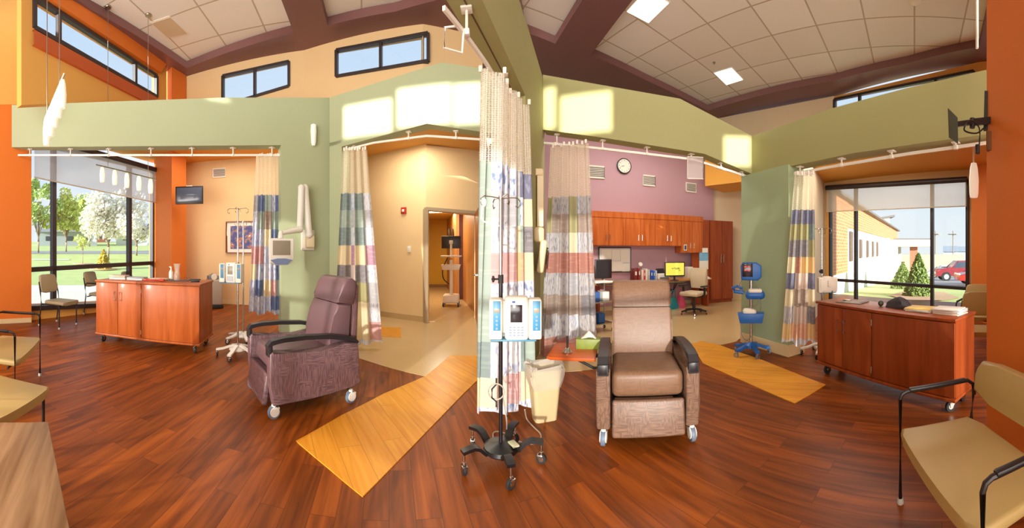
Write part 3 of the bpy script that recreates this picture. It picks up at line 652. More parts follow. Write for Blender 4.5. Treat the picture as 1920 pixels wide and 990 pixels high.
# table bottom left
g = G(); zt = .55
tp = [FL(-60, 806, zt), FL(90, 790, zt), FL(130, 988, zt)]; q = tp[2]+(tp[2]-tp[1])*.3
root = thing('side_table', 'low table with a grey brown wood grain top in the bottom left corner', 'table', ((tp[1].x+q.x)/2-.3, (tp[1].y+q.y)/2-.3, 0))
o = Vector(root.location); v = (q-tp[1]); v.normalize(); nb = Vector((v.y, -v.x, 0)); nb = nb if nb.x < 0 else -nb
e1, e2 = tp[1]-o, q-o
g.prism([(e1.x, e1.y), (e2.x, e2.y), (e2.x+nb.x*.62, e2.y+nb.y*.62), (e1.x+nb.x*.62, e1.y+nb.y*.62)], zt-.035, zt, 'z', .005)
for f_ in g.b.faces: pass
TG = wood('grey_oak_laminate', (128, 96, 66), (176, 142, 106), 'X', 1.5, .4, rot=-atan2(v.y, v.x)+.25); obj('tabletop', g, TG, root)
for e in (e1+v*.06+nb*.06, e2-v*.06+nb*.06, e2-v*.06+nb*.56, e1+v*.06+nb*.56):
    g = G(); g.cyl((e.x, e.y, 0), (e.x, e.y, zt-.035), .022); obj('leg', g, FRM, root)
# window chairs (left)
def wchair(px, py, az, label, w=.52, arms=False, s=1.12, side=1, sm=SEATG, ah=.67, cat='chair', name='waiting_chair'):
    d = .48; f = FL(px, py); rz = radians(180-az); cx = side*(w/2-.012)*s; cy = (-d/2+(0 if arms else .06))*s
    loc = (f.x-(cos(rz)*cx-sin(rz)*cy), f.y-(sin(rz)*cx+cos(rz)*cy), 0)
    return chair(name, label, cat, loc, rz, w, sm, arms=arms, d=d, s=s, ah=ah)
wchair(111, 618, 55, 'armless grey khaki chair in front of the left window, nearest the orange pier', side=-1, s=1.12)
wchair(196, 594, 55, 'grey khaki armchair in front of the left window, half hidden behind the wooden cabinet', side=-1, arms=True, s=1.1)
wchair(262, 582, 60, 'grey khaki armchair in the window corner behind the cabinet with the vase', side=-1, arms=True, s=1.05)
wchair(1862, 690, 262, 'khaki armchair beside the right window, nearer of the two between cabinet and orange wall', side=1, arms=True, s=1.0, sm=SEATL)
wchair(1852, 652, 268, 'khaki armchair beside the right window, farther of the two between cabinet and orange wall', side=1, arms=True, s=1.02, sm=SEATL)
# ================================================================ CURTAINS, TRACKS, LIGHTS
TRK = mat('white_track', (238, 234, 222), .35, var=0)
def track(label, pts, hangers, zc=None, drop=.12):
    """pts: 3-D points along the rail; hangers: list of points on the rail (fraction) with ceiling height zc(point)"""
    t = thing('curtain_track', label, 'curtain track', pts[0], 0); o = Vector(pts[0])
    L = [Vector(p)-o for p in pts]
    g = G(); g.tube(L, 0, sq=(.022, .034)); obj('rail', g, TRK, t)
    for p, top in hangers:
        p = Vector(p)-o; h = top-o.z
        g = G(); g.tube([p+Vector((0, 0, .01)), p+Vector((0, 0, (h-p.z)*.55)), Vector((p.x, p.y, h-.012))], .011, 8)
        g.rbox((p.x, p.y, h-.008), (.085, .085, .016), .004); g.rbox((p.x, p.y, p.z+.0), (.045, .05, .045), .006)
        obj('hanger', g, TRK, t)
    return t
def rail_px(A, B, pts, off=.13, step=40):
    out = []
    for (xa, ya), (xb, yb) in zip(pts, pts[1:]):
        n = max(1, int((xb-xa)/step))
        for k in range(n+1):
            if k == 0 and out: continue
            x = xa+(xb-xa)*k/n; out.append(P(x, ya+(yb-ya)*k/n, dline(x, A, B)+off))
    return out
def hang_px(A, B, xs, rail, bot, off=.13):
    r = []
    for x in xs:
        d = dline(x, A, B)+off; p = P(x, interp(rail, x), d); r.append((p, max(P(x, interp(bot, x), d-off).z, p.z+.05)))
    return r
rA = [(34, 291), (280, 291), (527, 291)]; bA = [(22, 276), (527, 272)]
track('white curtain track with hangers below the left green bulkhead, over the wooden cabinet', rail_px(A0, A1, rA), hang_px(A0, A1, (56, 132, 204, 283, 360, 437, 510), rA, bA))
rB = [(652, 280), (700, 268), (800, 255), (905, 262)]; bB = [(640, 275), (800, 232), (908, 248)]
track('white curtain track bending below the sunlit bulkhead in front of the doorway wall', rail_px(*Bd, rB), hang_px(*Bd, (662, 766, 855), rB, bB))
rC = [(1020, 268), (1130, 279), (1300, 299), (1398, 330)]; bC = [(1018, 243), (1130, 258), (1320, 288), (1410, 326)]
track('white curtain track below the right bulkhead in front of the mauve wall', rail_px(C0, C1, rC), hang_px(C0, C1, (1044, 1130, 1213, 1296, 1352, 1392), rC, bC))
rE = [(1488, 326), (1575, 310), (1700, 289), (1850, 268)]; bE = [(1470, 314), (1600, 287), (1730, 268), (1862, 250)]
track('white curtain track below the far right bulkhead in front of the right window', rail_px(E0, E1, rE), hang_px(E0, E1, (1500, 1578, 1672, 1792), rE, bE))
# overhead track along the beam
ov = [be+nv*.22+dv*4.0, q0+nv*.22-dv*1.1, q0+nv*.16+dv*-.1]
zt_ = 3.17; op = [P(836, -6, 2.05), P(905, 112, 3.0), P(950, 152, 3.65), P(972, 196, 3.95)]
op = [Vector((p.x, p.y, 3.12)) for p in [P(832, 0, 2.35), P(870, 0, 2.62), P(912, 0, 3.05), P(945, 0, 3.6), P(962, 0, 3.98)]]
t = track('white curtain track under the overhead beam running from the camera to the partition', op, [(op[1]+Vector((.02, 0, 0)), 3.3), (op[3], 3.3)])
ex = op[1]-op[0]
g = G(); k = op[1]-op[0]
kk = k*.7; g.tube([kk+Vector((0, 0, 0)), kk+Vector((-.10, 0, .0)), kk+Vector((-.10, -.02, -.16)), kk+Vector((0.02, .05, -.17)), kk+Vector((.03, .06, -.0))], .009); obj('pull_loop', g, TRK, t)
# ---- curtains
def cloth(name, c, dots=None, bars=None):
    if name in _m: return _m[name]
    m = bpy.data.materials.new(name); m.use_nodes = True; t = m.node_tree; b = t.nodes['Principled BSDF']; uv = N(t, 'ShaderNodeUVMap')
    b.inputs['Roughness'].default_value = .85; lt = lambda q: None if q is None else tuple(v*.74+238*.26 for v in q); c = lt(c); dots = lt(dots); bars = lt(bars)
    src = None; c2 = dots or bars
    if c2:
        mp = N(t, 'ShaderNodeMapping'); mp.inputs['Scale'].default_value = (34, 10, 1) if dots else (3, 26, 1)
        no = N(t, 'ShaderNodeTexNoise'); no.inputs['Scale'].default_value = 1.0; no.inputs['Detail'].default_value = 3
        t.links.new(uv.outputs[0], mp.inputs[0]); t.links.new(mp.outputs[0], no.inputs[0])
        rp = N(t, 'ShaderNodeValToRGB'); rp.color_ramp.elements[0].position = .52; rp.color_ramp.elements[1].position = .62
        rp.color_ramp.elements[0].color = (*lin(c), 1); rp.color_ramp.elements[1].color = (*lin(c2), 1)
        t.links.new(no.outputs[0], rp.inputs[0]); t.links.new(rp.outputs[0], b.inputs['Base Color'])
    else: b.inputs['Base Color'].default_value = (*lin(c), 1)
    o = [n for n in t.nodes if n.type == 'OUTPUT_MATERIAL'][0]; tl = N(t, 'ShaderNodeBsdfTranslucent'); x = N(t, 'ShaderNodeMixShader'); x.inputs[0].default_value = .3
    if c2: t.links.new(rp.outputs[0], tl.inputs[0])
    else: tl.inputs[0].default_value = (*lin(c), 1)
    t.links.new(b.outputs[0], x.inputs[1]); t.links.new(tl.outputs[0], x.inputs[2]); t.links.new(x.outputs[0], o.inputs[0])
    _m[name] = m; return m
K = {
 'bw': cloth('cloth_blue_white', (206, 214, 232), dots=(96, 124, 184)), 'wb': cloth('cloth_white_blue', (224, 228, 234), dots=(150, 164, 206)),
 'bl': cloth('cloth_blue', (92, 120, 176), dots=(60, 84, 140)), 'gy': cloth('cloth_grey', (172, 174, 182), bars=(190, 192, 200)),
 'dg': cloth('cloth_dark_grey', (112, 108, 114), bars=(132, 128, 132)), 'pk': cloth('cloth_pink', (206, 150, 150), bars=(220, 172, 168)),
 'mv': cloth('cloth_mauve', (168, 118, 146), bars=(188, 144, 164)), 'gn': cloth('cloth_sage', (150, 174, 162), bars=(164, 186, 172)),
 'dgn': cloth('cloth_teal_grey', (104, 128, 128), bars=(120, 142, 140)), 'cr': cloth('cloth_cream', (230, 214, 168)),
 'pc': cloth('cloth_peach', (226, 166, 128), bars=(234, 182, 142)), 'ru': cloth('cloth_rust', (168, 98, 80), bars=(186, 118, 96)),
 'tn': cloth('cloth_taupe', (150, 128, 112), bars=(168, 144, 126)), 'sp': cloth('cloth_speckle', (186, 184, 184), dots=(122, 120, 140)),
 'ol': cloth('cloth_olive', (158, 152, 92)), 'nv': cloth('cloth_navy', (84, 88, 120), dots=(120, 124, 152)), 'go': cloth('cloth_gold', (228, 186, 112)),
 'bs': cloth('cloth_blush', (218, 196, 180)), 'bk': cloth('cloth_brown', (108, 84, 66)),
}
MESHN = sheer('curtain_mesh_near', (246, 242, 230), .85, 'holes', 62)
MESHF = sheer('curtain_mesh', (244, 238, 216), .8, 'holes', 60)
def curtain(label, tl, tr, bl, br, zt, zm, rows, cols, folds, amp, mesh, hem='wb', wid=2.2, zb=None, hooks=9, hookm=None, shape=None, amp0=None):
    """tl/tr: plan points of the top edge, bl/br: of the bottom; zt top, zm bottom of the mesh header; rows = z levels from zm down to the hem;
    cols = list of (u fraction start, [cloth key per row])"""
    t = thing('privacy_curtain', label, 'curtain', ((tl.x+tr.x)/2, (tl.y+tr.y)/2, 0)); o = Vector(t.location)
    nU = folds*10; zlist = []
    allz = [zt]+[zt-(zt-zm)*k/5 for k in range(1, 6)]
    lev = allz[:]
    for a in rows[1:]:
        p = lev[-1]; n = max(1, int((p-a)/.15)); lev += [p+(a-p)*k/n for k in range(1, n+1)]
    nrm = Vector((-(tr-tl).y, (tr-tl).x)).normalized()
    z0, z1 = zt, rows[-1]; ph = [random.uniform(-.5, .5) for _ in range(folds+2)]; am = [random.uniform(.6, 1.3) for _ in range(folds+2)]
    def pt(i, z):
        u = i/nU; k = (z0-z)/(z0-z1); a = tl.lerp(tr, u); b = bl.lerp(br, u); s = k if shape is None else shape(k)
        p = a.lerp(b, s); f = u*folds; fi = int(f)
        w = sin(2*pi*f+ph[min(fi, folds)]*.6*k)*am[min(fi, folds)]*(amp0 or amp*.7)*(1-k)+sin(2*pi*f+ph[min(fi, folds)]*.8)*am[min(fi, folds)]*amp*k+amp*.35*sin(5.1*f+2*k)*k
        q = p+nrm*w; sc = 0
        zz = z+(.012*sin(pi*2*f) if z == zt else 0)+(.03*sin(2.2*f) if z == z1 else 0)
        return Vector((q.x-o.x, q.y-o.y, zz))
    def surf(levels, keyf, name, mats, uvs):
        g = G(); V = [[g.b.verts.new(pt(i, z)) for i in range(nU+1)] for z in levels]; uvl = g.b.loops.layers.uv.new('UVMap')
        for r in range(len(levels)-1):
            for i in range(nU):
                f = g.b.faces.new((V[r][i], V[r][i+1], V[r+1][i+1], V[r+1][i]))
                f.material_index = keyf(r, i)
                for l, (ii, zz) in zip(f.loops, ((i, levels[r]), (i+1, levels[r]), (i+1, levels[r+1]), (i, levels[r+1]))): l[uvl].uv = (ii/nU*wid, zz)
        me = bpy.data.meshes.new(name); g.b.to_mesh(me); g.b.free()
        for x in mats: me.materials.append(x)
        me.polygons.foreach_set('use_smooth', [True]*len(me.polygons))
        ob = bpy.data.objects.new(name, me); COL.objects.link(ob); ob.parent = t
        return ob
    surf([z for z in lev if z >= zm-1e-6], lambda r, i: 0, 'mesh_header', [mesh], None)
    body = [z for z in lev if z <= zm+1e-6]
    hz = rows[-1]+.055; body = body[:-1]+([hz] if hz < body[-2]-.01 else [])+[body[-1]]
    keys = list(K); used = []
    def kf(r, i):
        u = (i+.5)/nU; zc = (body[r]+body[r+1])/2
        if zc < hz: key = hem
        else:
            ri = max(0, sum(1 for a in rows[1:] if a > zc)); c = [c for c in cols if c[0] <= u][-1][1]; key = c[min(ri, len(c)-1)]
        if key not in used: used.append(key)
        return used.index(key)
    ob = surf(body, kf, 'cloth_panel', [], None)
    for k in used: ob.data.materials.append(K[k])
    g = G()
    for k in range(hooks):
        p = pt(int((k+.5)*nU/hooks), zt); g.rbox((p.x, p.y, zt+.022), (.034, .022, .06), .008)
    h = obj('header_clips', g, TRK, t); h['kind'] = 'stuff'; h['label'] = 'white header clips'
    return t
Rz = lambda z, ys, d: [EYE+(HY-y)*d/F for y in ys]
# curtain on the left track
d = 6.45; curtain('blue and peach patchwork curtain hanging at the left edge of the green pillar', pl(480, d), pl(524, d), pl(466, d-.1), pl(529, d-.1), EYE+(HY-293)*d/F, EYE+(HY-366)*d/F, Rz(0, (366, 396, 430, 462, 495, 525, 555, 586), d-.05),
    [(0, ['gy', 'wb', 'bw', 'pk', 'cr', 'bw', 'wb']), (.18, ['bl', 'gn', 'bw', 'pk', 'bw', 'bl', 'wb']), (.42, ['gn', 'tn', 'cr', 'bw', 'wb', 'cr', 'bw']), (.66, ['bw', 'gn', 'bl', 'cr', 'bw', 'pk', 'bl']), (.84, ['bl', 'gn', 'dgn', 'wb', 'bl', 'gn', 'bl'])], 6, .07, MESHF, hem='bw')
# curtain in front of the doorway wall
d = 5.75; curtain('teal, cream and mauve patchwork curtain right behind the purple recliner', pl(643, d), pl(688, d), pl(626, d-.35), pl(717, d-.35), EYE+(HY-281)*d/F, EYE+(HY-364)*d/F, Rz(0, (364, 392, 426, 460, 497, 530, 566, 602, 641), d-.25),
    [(0, ['dgn', 'gn', 'dgn', 'cr', 'dg', 'ol', 'cr', 'cr']), (.34, ['bw', 'gy', 'wb', 'mv', 'bs', 'dg', 'wb', 'cr']), (.46, ['dgn', 'gn', 'dgn', 'cr', 'dg', 'ol', 'cr', 'cr']), (.74, ['wb', 'gy', 'wb', 'mv', 'wb', 'gy', 'wb', 'pk'])], 4, .06, MESHF, hem='wb')
# big curtain on the overhead track
tl, tr, bl_, br_ = pl(916, 3.05), pl(978, 3.9), pl(903, 3.0), pl(1000, 3.2)
curtain('tall pastel patchwork curtain hanging behind the pole stand in the middle of the room', tl, tr, bl_, br_, 3.09, EYE+(HY-300)*3.06/F, [EYE+(HY-300)*3.06/F]+[EYE+(HY-y)*3.06/F for y in (357, 418, 474, 532, 588, 640, 706, 772)]+[],
    [(0, ['gn', 'gn', 'gn', 'gn', 'gn', 'gn', 'dgn', 'cr']), (.10, ['bw', 'gy', 'wb', 'pk', 'wb', 'dgn', 'wb', 'bs']), (.36, ['bw', 'gy', 'wb', 'pk', 'bw', 'gy', 'wb', 'pk']), (.56, ['gy', 'gn', 'cr', 'go', 'wb', 'gn', 'wb', 'pk']), (.72, ['nv', 'bw', 'gn', 'pc', 'bw', 'gn', 'dgn', 'cr']), (.88, ['nv', 'cr', 'dg', 'cr', 'bw', 'dg', 'gn', 'cr'])], 5, .055, MESHN, hem='bw', wid=1.7, amp0=.09)
# curtain before the mauve room
d = 5.15; curtain('rust and taupe patchwork curtain hanging in front of the mauve work room', pl(1032, d+.35), pl(1104, d+.15), pl(1010, d-.1), pl(1120, d-.2), EYE+(HY-274)*(d+.3)/F, EYE+(HY-366)*d/F, Rz(0, (366, 400, 436, 474, 512, 552, 588, 630, 668), d),
    [(0, ['ol', 'ol', 'sp', 'ru', 'sp', 'tn', 'sp', 'ru']), (.16, ['sp', 'tn', 'sp', 'ru', 'sp', 'tn', 'sp', 'ru']), (.50, ['ol', 'ol', 'cr', 'ru', 'gy', 'tn', 'wb', 'pk']), (.66, ['bw', 'tn', 'bw', 'ru', 'sp', 'tn', 'sp', 'ru']), (.76, ['sp', 'tn', 'sp', 'ru', 'sp', 'dg', 'sp', 'bk'])], 5, .07, sheer('curtain_mesh_cream', (246, 236, 210), .78, 'holes', 60), hem='dg')
# curtain by the right window
d = 4.75; curtain('navy, gold and peach patchwork curtain between the right green pillar and right window', pl(1490, d), pl(1527, d), pl(1465, d-.1), pl(1529, d-.1), EYE+(HY-328)*d/F, EYE+(HY-394)*d/F, Rz(0, (394, 420, 450, 482, 512, 542, 574, 606, 642), d-.05),
    [(0, ['nv', 'ol', 'dg', 'cr', 'nv', 'cr', 'sp', 'go']), (.30, ['dg', 'ol', 'dg', 'ru', 'bs', 'tn', 'bs', 'pc']), (.48, ['nv', 'ol', 'dg', 'go', 'bs', 'tn', 'bs', 'pc']), (.74, ['nv', 'dgn', 'ol', 'go', 'nv', 'cr', 'dg', 'go'])], 4, .055, MESHF, hem='wb')
# small mesh panel hanging on the right track
pm = pl(1304, dline(1304, C0, C1)+.1); w = .25; dC = (C1-C0).normalized()
zt1, zb1 = EYE+(HY-289)*5.35/F, EYE+(HY-331)*5.35/F
t = thing('mesh_panel', 'small white framed mesh panel hanging on the right curtain track', 'panel', (pm.x, pm.y, zb1)); h = zt1-zb1
a_ = Vector((dC.x, dC.y, 0))*w/2*1.0
g = G(); g.tube([-a_, a_, a_+Vector((0, 0, h)), -a_+Vector((0, 0, h)), -a_], 0, sq=(.016, .016)); obj('frame', g, TRK, t)
g = G(); g.poly([-a_, a_, a_+Vector((0, 0, h)), -a_+Vector((0, 0, h))]); obj('mesh', g, sheer('panel_mesh', (232, 226, 226), .6), t)
# ---- roller shades
def rshade(name, label, A, B, top, bot, roll, sh_m, off=.16):
    x0, x1 = top[0][0], top[1][0]; p0 = PW(*roll[0], A, B); o = p0.copy()
    dn = Vector((B[0]-A[0], B[1]-A[1])).normalized(); nn = Vector((-dn.y, dn.x, 0)); nn = nn if nn.dot(o) < 0 else -nn
    t = thing(name, label, 'window shade', o)
    Q = lambda x, y: PW(x, y, A, B)+nn*off-o
    g = G(); g.tube([Q(roll[0][0]+(roll[1][0]-roll[0][0])*k/8, roll[0][1]+(roll[1][1]-roll[0][1])*k/8) for k in range(9)], .065, 10); obj('roller', g, DFRAME, t)
    g = G(); g.grid([[Q(x0+(x1-x0)*k/8, a[1]+(b[1]-a[1])*k/8) for k in range(9)] for a, b in (top, bot)]); obj('shade_cloth', g, sh_m, t)
    g = G(); g.tube([Q(bot[0][0]+(bot[1][0]-bot[0][0])*k/8, bot[0][1]+(bot[1][1]-bot[0][1])*k/8+1) for k in range(9)], .014, 6); obj('bottom_bar', g, mat('shade_bar', (206, 196, 176), .5, var=0), t)
SH1 = sheer('shade_grey_cloth', (222, 222, 224), .66); SH2 = sheer('shade_cream_cloth', (236, 222, 196), .6)
rshade('roller_shade', 'grey translucent roller shade half lowered over the left window', WL0, WL1, ((58, 262), (284, 321)), ((58, 334), (284, 380)), ((58, 258), (284, 320)), SH1)
rshade('roller_shade', 'cream translucent roller shade lowered over the top of the right window', WR0, WR1, ((1556, 356), (1815, 340)), ((1556, 397), (1815, 387)), ((1556, 354), (1816, 339)), SH2)
# ---- pendant lights
GLS = mat('opal_glass', (250, 242, 220), .4, var=0, emit=.35); CAB = mat('satin_nickel', (176, 170, 156), .3, 1, var=0)
def shade_part(t, c, h, r, name='glass_shade'):
    g = G(); g.lathe([(r*.55, 0), (r*.8, -h*.15), (r, -h*.5), (r*.9, -h*.9), (r*.75, -h), (r*.2, -h)], c, 14); obj(name, g, GLS, t)
def pendant(label, c0, c1, n, zc, h, r, cab=(.15, .85), zl=None):
    o = (c0+c1)/2; t = thing('pendant_light', label, 'pendant light', o)
    a, b = c0-o, c1-o
    g = G(); g.tube([a, b], 0, sq=(.03, .02)); obj('bar', g, CAB, t)
    for k in range(n):
        p = a.lerp(b, (k+.5)/n); shade_part(t, p-Vector((0, 0, .02)), h, r)
    for f_ in cab:
        p = a.lerp(b, f_); g = G(); g.cyl(p, (p.x, p.y, zc-o.z), .006, n=6); obj('cable', g, CAB, t)
        g = G(); g.lathe([(.06, -.03), (.065, -.02), (.065, 0), (.01, 0)], (p.x, p.y, zc-o.z), 16); obj('canopy', g, CAB, t)
    return t
pendant('long nickel bar pendant with five small glass shades hanging before the left window', P(180, 309, 7.0), P(293, 337, 7.35), 5, ZC+.19, .30, .055, (.19, .86))
t = pendant('cascading white glass pendant hanging high at the upper left in front of the ochre wall', P(84, 226, 4.3), P(121, 138, 4.2), 5, ZC+.19, .34, .048, (.12, .75))
p = P(1826, 306, 4.3); t = thing('pendant_light', 'single white glass pendant on a thin rod in front of the right window', 'pendant light', p)
shade_part(t, (0, 0, 0), .42, .06); g = G(); g.cyl((0, 0, 0), (0, 0, 3.3-p.z), .012, n=8); obj('rod', g, TRK, t)
p = P(1832, 150, 3.2); t = thing('hanging_rod', 'thin white rod hanging from the ceiling at the upper right', 'rod', (p.x, p.y, 3.34)); g = G(); g.cyl((0, 0, 0), (0, 0, ZC+.19-3.34), .014, n=8); obj('rod', g, TRK, t)
# wall light on the pillar face
dd_ = dline(588, A0, A1); p = P(588, 253, dd_-.045); t = thing('wall_light', 'slim white glass wall light on the green wall above the monitor arm', 'wall light', p)
g = G(); g.lathe([(.03, -.19), (.045, -.14), (.055, .06), (.05, .18), (.025, .19)], (0, 0, 0), 14); obj('glass_shade', g, mat('opal_faint_glow', (240, 238, 228), .4, var=0, emit=.1), t)  # faint glow put into the glass material
g = G(); g.rbox(Vector((-p.x, -p.y, 0)).normalized()*-.03, (.05, .05, .1), .01); obj('wall_plate', g, TRK, t)
# ---- ceiling lights and vents
def ceil_quad(name, label, cat, px, m, fm=None, z=ZC+.188, t_=.02):
    pts = [CP(x, y, z) for x, y in px]; c = sum(pts, Vector((0, 0)))/len(pts)
    t = thing(name, label, cat, (c.x, c.y, z)); q = [p-c for p in pts]
    g = G(); g.prism([tuple(p*1.04) for p in q], -t_*.5, 0, 'z'); obj('frame', g, fm or TRK, t)
    g = G(); g.prism([tuple(p*.95) for p in q], -t_, -t_*.5-.001, 'z'); obj('diffuser' if 'light' in name else 'grille', g, m, t); return t
LIT = mat('lit_diffuser', (255, 250, 236), .5, var=0, emit=2.2)
ceil_quad('ceiling_light', 'bright square ceiling light at the top of the right ceiling field', 'ceiling light', [(1174, 21), (1216, 43), (1256, 4), (1212, -20)], LIT)
ceil_quad('ceiling_light', 'bright square ceiling light above the far right clerestory corner', 'ceiling light', [(1338, 136), (1362, 159), (1394, 149), (1372, 126)], LIT)
ceil_quad('ceiling_vent', 'square beige ceiling vent among the white tiles at the upper left', 'vent', [(283, 42), (314, 70), (352, 62), (318, 30)], mat('vent_beige', (206, 190, 158), .6, var=0))
c = CP(1716, 2, ZC+.188); t = thing('ceiling_speaker', 'round pale disc on the right ceiling field at the top edge', 'ceiling fixture', (c.x, c.y, ZC+.188)); g = G(); g.lathe([(.02, -.03), (.11, -.025), (.13, -.01), (.13, 0)], n=24); obj('cover', g, TRK, t)
c = CP(1339, 117, ZC+.188); t = thing('sprinkler_head', 'tiny pale sprinkler beside the small square ceiling light', 'sprinkler', (c.x, c.y, ZC+.188)); g = G(); g.lathe([(.015, -.05), (.02, -.02), (.04, -.01), (.04, 0)], n=16); obj('head', g, CAB, t)
# ================================================================ MEDICAL EQUIPMENT
BLUE = mat('royal_blue_plastic', (24, 96, 176), .4, var=0); PUMPB = mat('pump_blue_panel', (60, 136, 176), .4, var=0); SCR = mat('dark_screen', (44, 40, 44), .15, var=0); SCRG = mat('grey_screen', (150, 142, 124), .25, var=0)
KEY = mat('key_grey', (128, 144, 162), .5, var=0); LBL = mat('label_white', (232, 228, 214), .5, var=0)
def iv_stand(label, loc, rz, H, style, hooks=4, R_=.29, upper=None, clamp=1.3):
    t = thing('iv_stand', label, 'IV stand', loc, rz)
    bm_ = mat('satin_black', (22, 20, 22), .35, var=0) if style == 'black' else mat('white_cast', (232, 230, 222), .4, var=0)
    g = G(); g.lathe([(.02, .085), (.11, .085), (.125, .10), (.12, .125), (.05, .14), (.022, .15)], n=24); obj('hub', g, bm_, t)
    for k in range(5):
        a = 2*pi*k/5-pi/2+.08; ca, sa = cos(a), sin(a)
        pr = [(.06, .11), (.13, .105), (.175, .15), (.215, .165), (.30, .155)] if style == 'black' else [(.04, .16), (.12, .14), (.2, .11), (.30, .09)]
        g = G(); g.tube([(r*ca*R_/.29, r*sa*R_/.29, z) for r, z in pr], 0, sq=(.055, .022)); leg = obj('leg', g, bm_, t)
        rr = R_*.985; cs = caster(leg, rr*ca, rr*sa, .037, RUB, CHROME, a+random.uniform(-.5, 2.2), CHROME)
        g = G(); g.cyl((rr*ca, rr*sa, .08), (rr*ca, rr*sa, .16 if style == 'black' else .095), .009); obj('stem', g, CHROME, leg)
    g = G(); g.cyl((0, 0, .12), (0, 0, clamp), .014, n=12); obj('lower_pole', g, bm_ if style == 'black' else CHROME, t)
    g = G(); g.cyl((0, 0, clamp), (0, 0, H), .011, n=12); obj('upper_pole', g, CHROME, t)
    g = G(); g.cyl((0, 0, clamp-.03), (0, 0, clamp+.03), .019); g.cyl((0, 0, clamp), (-.045, -.01, clamp), .007)
    for k in range(5): a = 2*pi*k/5; g.ball((-.055, -.01+cos(a)*.016, clamp+sin(a)*.016), .009, n=8)
    g.ball((-.055, -.01, clamp), .014, n=8); obj('clamp_knob', g, RUB, t)
    g = G(); g.cyl((0, 0, H-.02), (0, 0, H+.005), .016); obj('top_collar', g, CHROME, t)
    for k in range(hooks):
        a = 2*pi*k/hooks+.25; ca, sa = cos(a), sin(a)
        g = G(); g.tube([(r*ca, r*sa, H+z) for r, z in ((.01, -.01), (.07, -.002), (.125, 0), (.15, -.02), (.15, -.05), (.135, -.07), (.115, -.06))], .0045, 6); obj('hook', g, CHROME, t)
    return t
def pump(label, loc, rz, s=1.0, back=False):
    t = thing('infusion_pump', label, 'infusion pump', loc, rz); t.scale = (s, s, s)
    g = G(); g.rbox((0.02, 0, 0), (.155, .11, .285), .02, 3, e=(0, 0, 0)); g.rbox((0, .045, .0), (.32, .06, .22), .01); g.rbox((0, .08, .02), (.06, .05, .12), .01); obj('body', g, LBL, t)
    g = G(); g.rbox((0.02, -.056, .0), (.135, .008, .255), .004); obj('bezel', g, mat('bezel_ivory', (226, 228, 224), .4, var=0), t)
    g = G(); g.rbox((0.018, -.0615, .035), (.078, .004, .115), .002); obj('screen', g, SCR if s >= 1 else SCRG, t)
    for i in range(4):
        for j in range(4): 
            g = G(); g.rbox((-.022+i*.026, -.061, -.055-j*.017), (.017, .005, .010), .002); obj('key', g, KEY, t)
    g = G(); g.rbox((.0, -.062, .112), (.02, .003, .012), .001); obj('badge', g, mat('badge_blue', (30, 70, 150), .4, var=0), t)
    for sx, x in ((-1, -.118), (1, .142)):
        g = G(); g.rbox((x, .0, -.005), (.085, .12, .265), .012, 3); md = obj('side_module', g, LBL, t)
        g = G(); g.rbox((x+.008, -.061, .02), (.05, .006, .195), .004); obj('control_strip', g, PUMPB, md)
        g = G(); g.rbox((x+.008, -.0655, .055), (.036, .003, .03), .001); obj('readout', g, SCRG, md)
        for k in range(4): g = G(); g.cyl((x+.008, -.064, .015-k*.026), (x+.008, -.067, .015-k*.026), .008, n=12); obj('button', g, KEY, md)
    g = G(); g.rbox((0, 0, -.145), (.30, .10, .012), .004); obj('base_tray', g, mat('pump_teal', (70, 130, 160), .4, var=0), t)
    return t
def at(x, d, z=0): p = pl(x, d); return (p.x, p.y, z)
st = FL(939, 868); ivC = (st.x, st.y, 0)
iv_stand('black based pole stand with five casters in front of the tall central curtain', ivC, radians(10), 1.88, 'black', clamp=1.30)
p = P(963, 595, 2.36); pump('large white infusion pump clamped to the black pole stand in the centre', (p.x, p.y, p.z), radians(0), 1.0)
g = G(); p0 = Vector(ivC)+Vector((.0, 0, 0)); g.rbox((p0.x+.09, p0.y-.015, .143), (.05, .085, .012), .003, e=(0, 0, .5)); tag(obj('label_tag', g, mat('tag_green', (190, 194, 160), .5, var=0)), 'small pale tag lying on the hub of the black pole stand', 'tag')
# power cable of the stand
c_ = Vector(ivC); pts = [P(963, 632, 2.42), P(940, 640, 2.5), P(937, 700, 2.5), P(942, 740, 2.5), P(950, 790, 2.52), FL(947, 815, .03), FL(932, 822, .012), FL(930, 840, .012), FL(925, 812, .012), FL(945, 812, .012), FL(980, 830, .012), FL(1008, 830, .012), FL(1014, 815, .012), FL(1000, 800, .012), FL(988, 786, .03), P(984, 768, 2.98)]
def smooth(pts, n=6):
    out = []
    for i in range(len(pts)-1):
        p0, p1, p2, p3 = pts[max(i-1, 0)], pts[i], pts[i+1], pts[min(i+2, len(pts)-1)]
        for k in range(n):
            t = k/n; out.append(.5*((2*p1)+(p2-p0)*t+(2*p0-5*p1+4*p2-p3)*t*t+(3*p1-p0-3*p2+p3)*t**3))
    return out+[pts[-1]]
CBL = mat('grey_cable', (168, 160, 146), .5, var=0)
g = G(); g.tube(smooth([Vector(p) for p in pts]), .0055, 6); tag(obj('power_cable', g, CBL), 'grey power cable looping on the floor around the black pole stand', 'cable')
t = thing('cable_hook', 'black wire cable hook clipped on the central pole', 'hook', (c_.x-.03, c_.y-.03, .52)); 
g = G(); g.tube([(0.0, 0, .09), (0, -.01, .05), (-.03, -.02, .02), (-.03, -.02, -.04), (0, -.01, -.07), (0.0, 0, -.11)], .006, 6); obj('wire', g, RUB, t)
g = G(); g.tube([(.055*cos(2*pi*k/20), -.012, .055*sin(2*pi*k/20)) for k in range(21)], .005, 6); obj('coil', g, CBL, t)
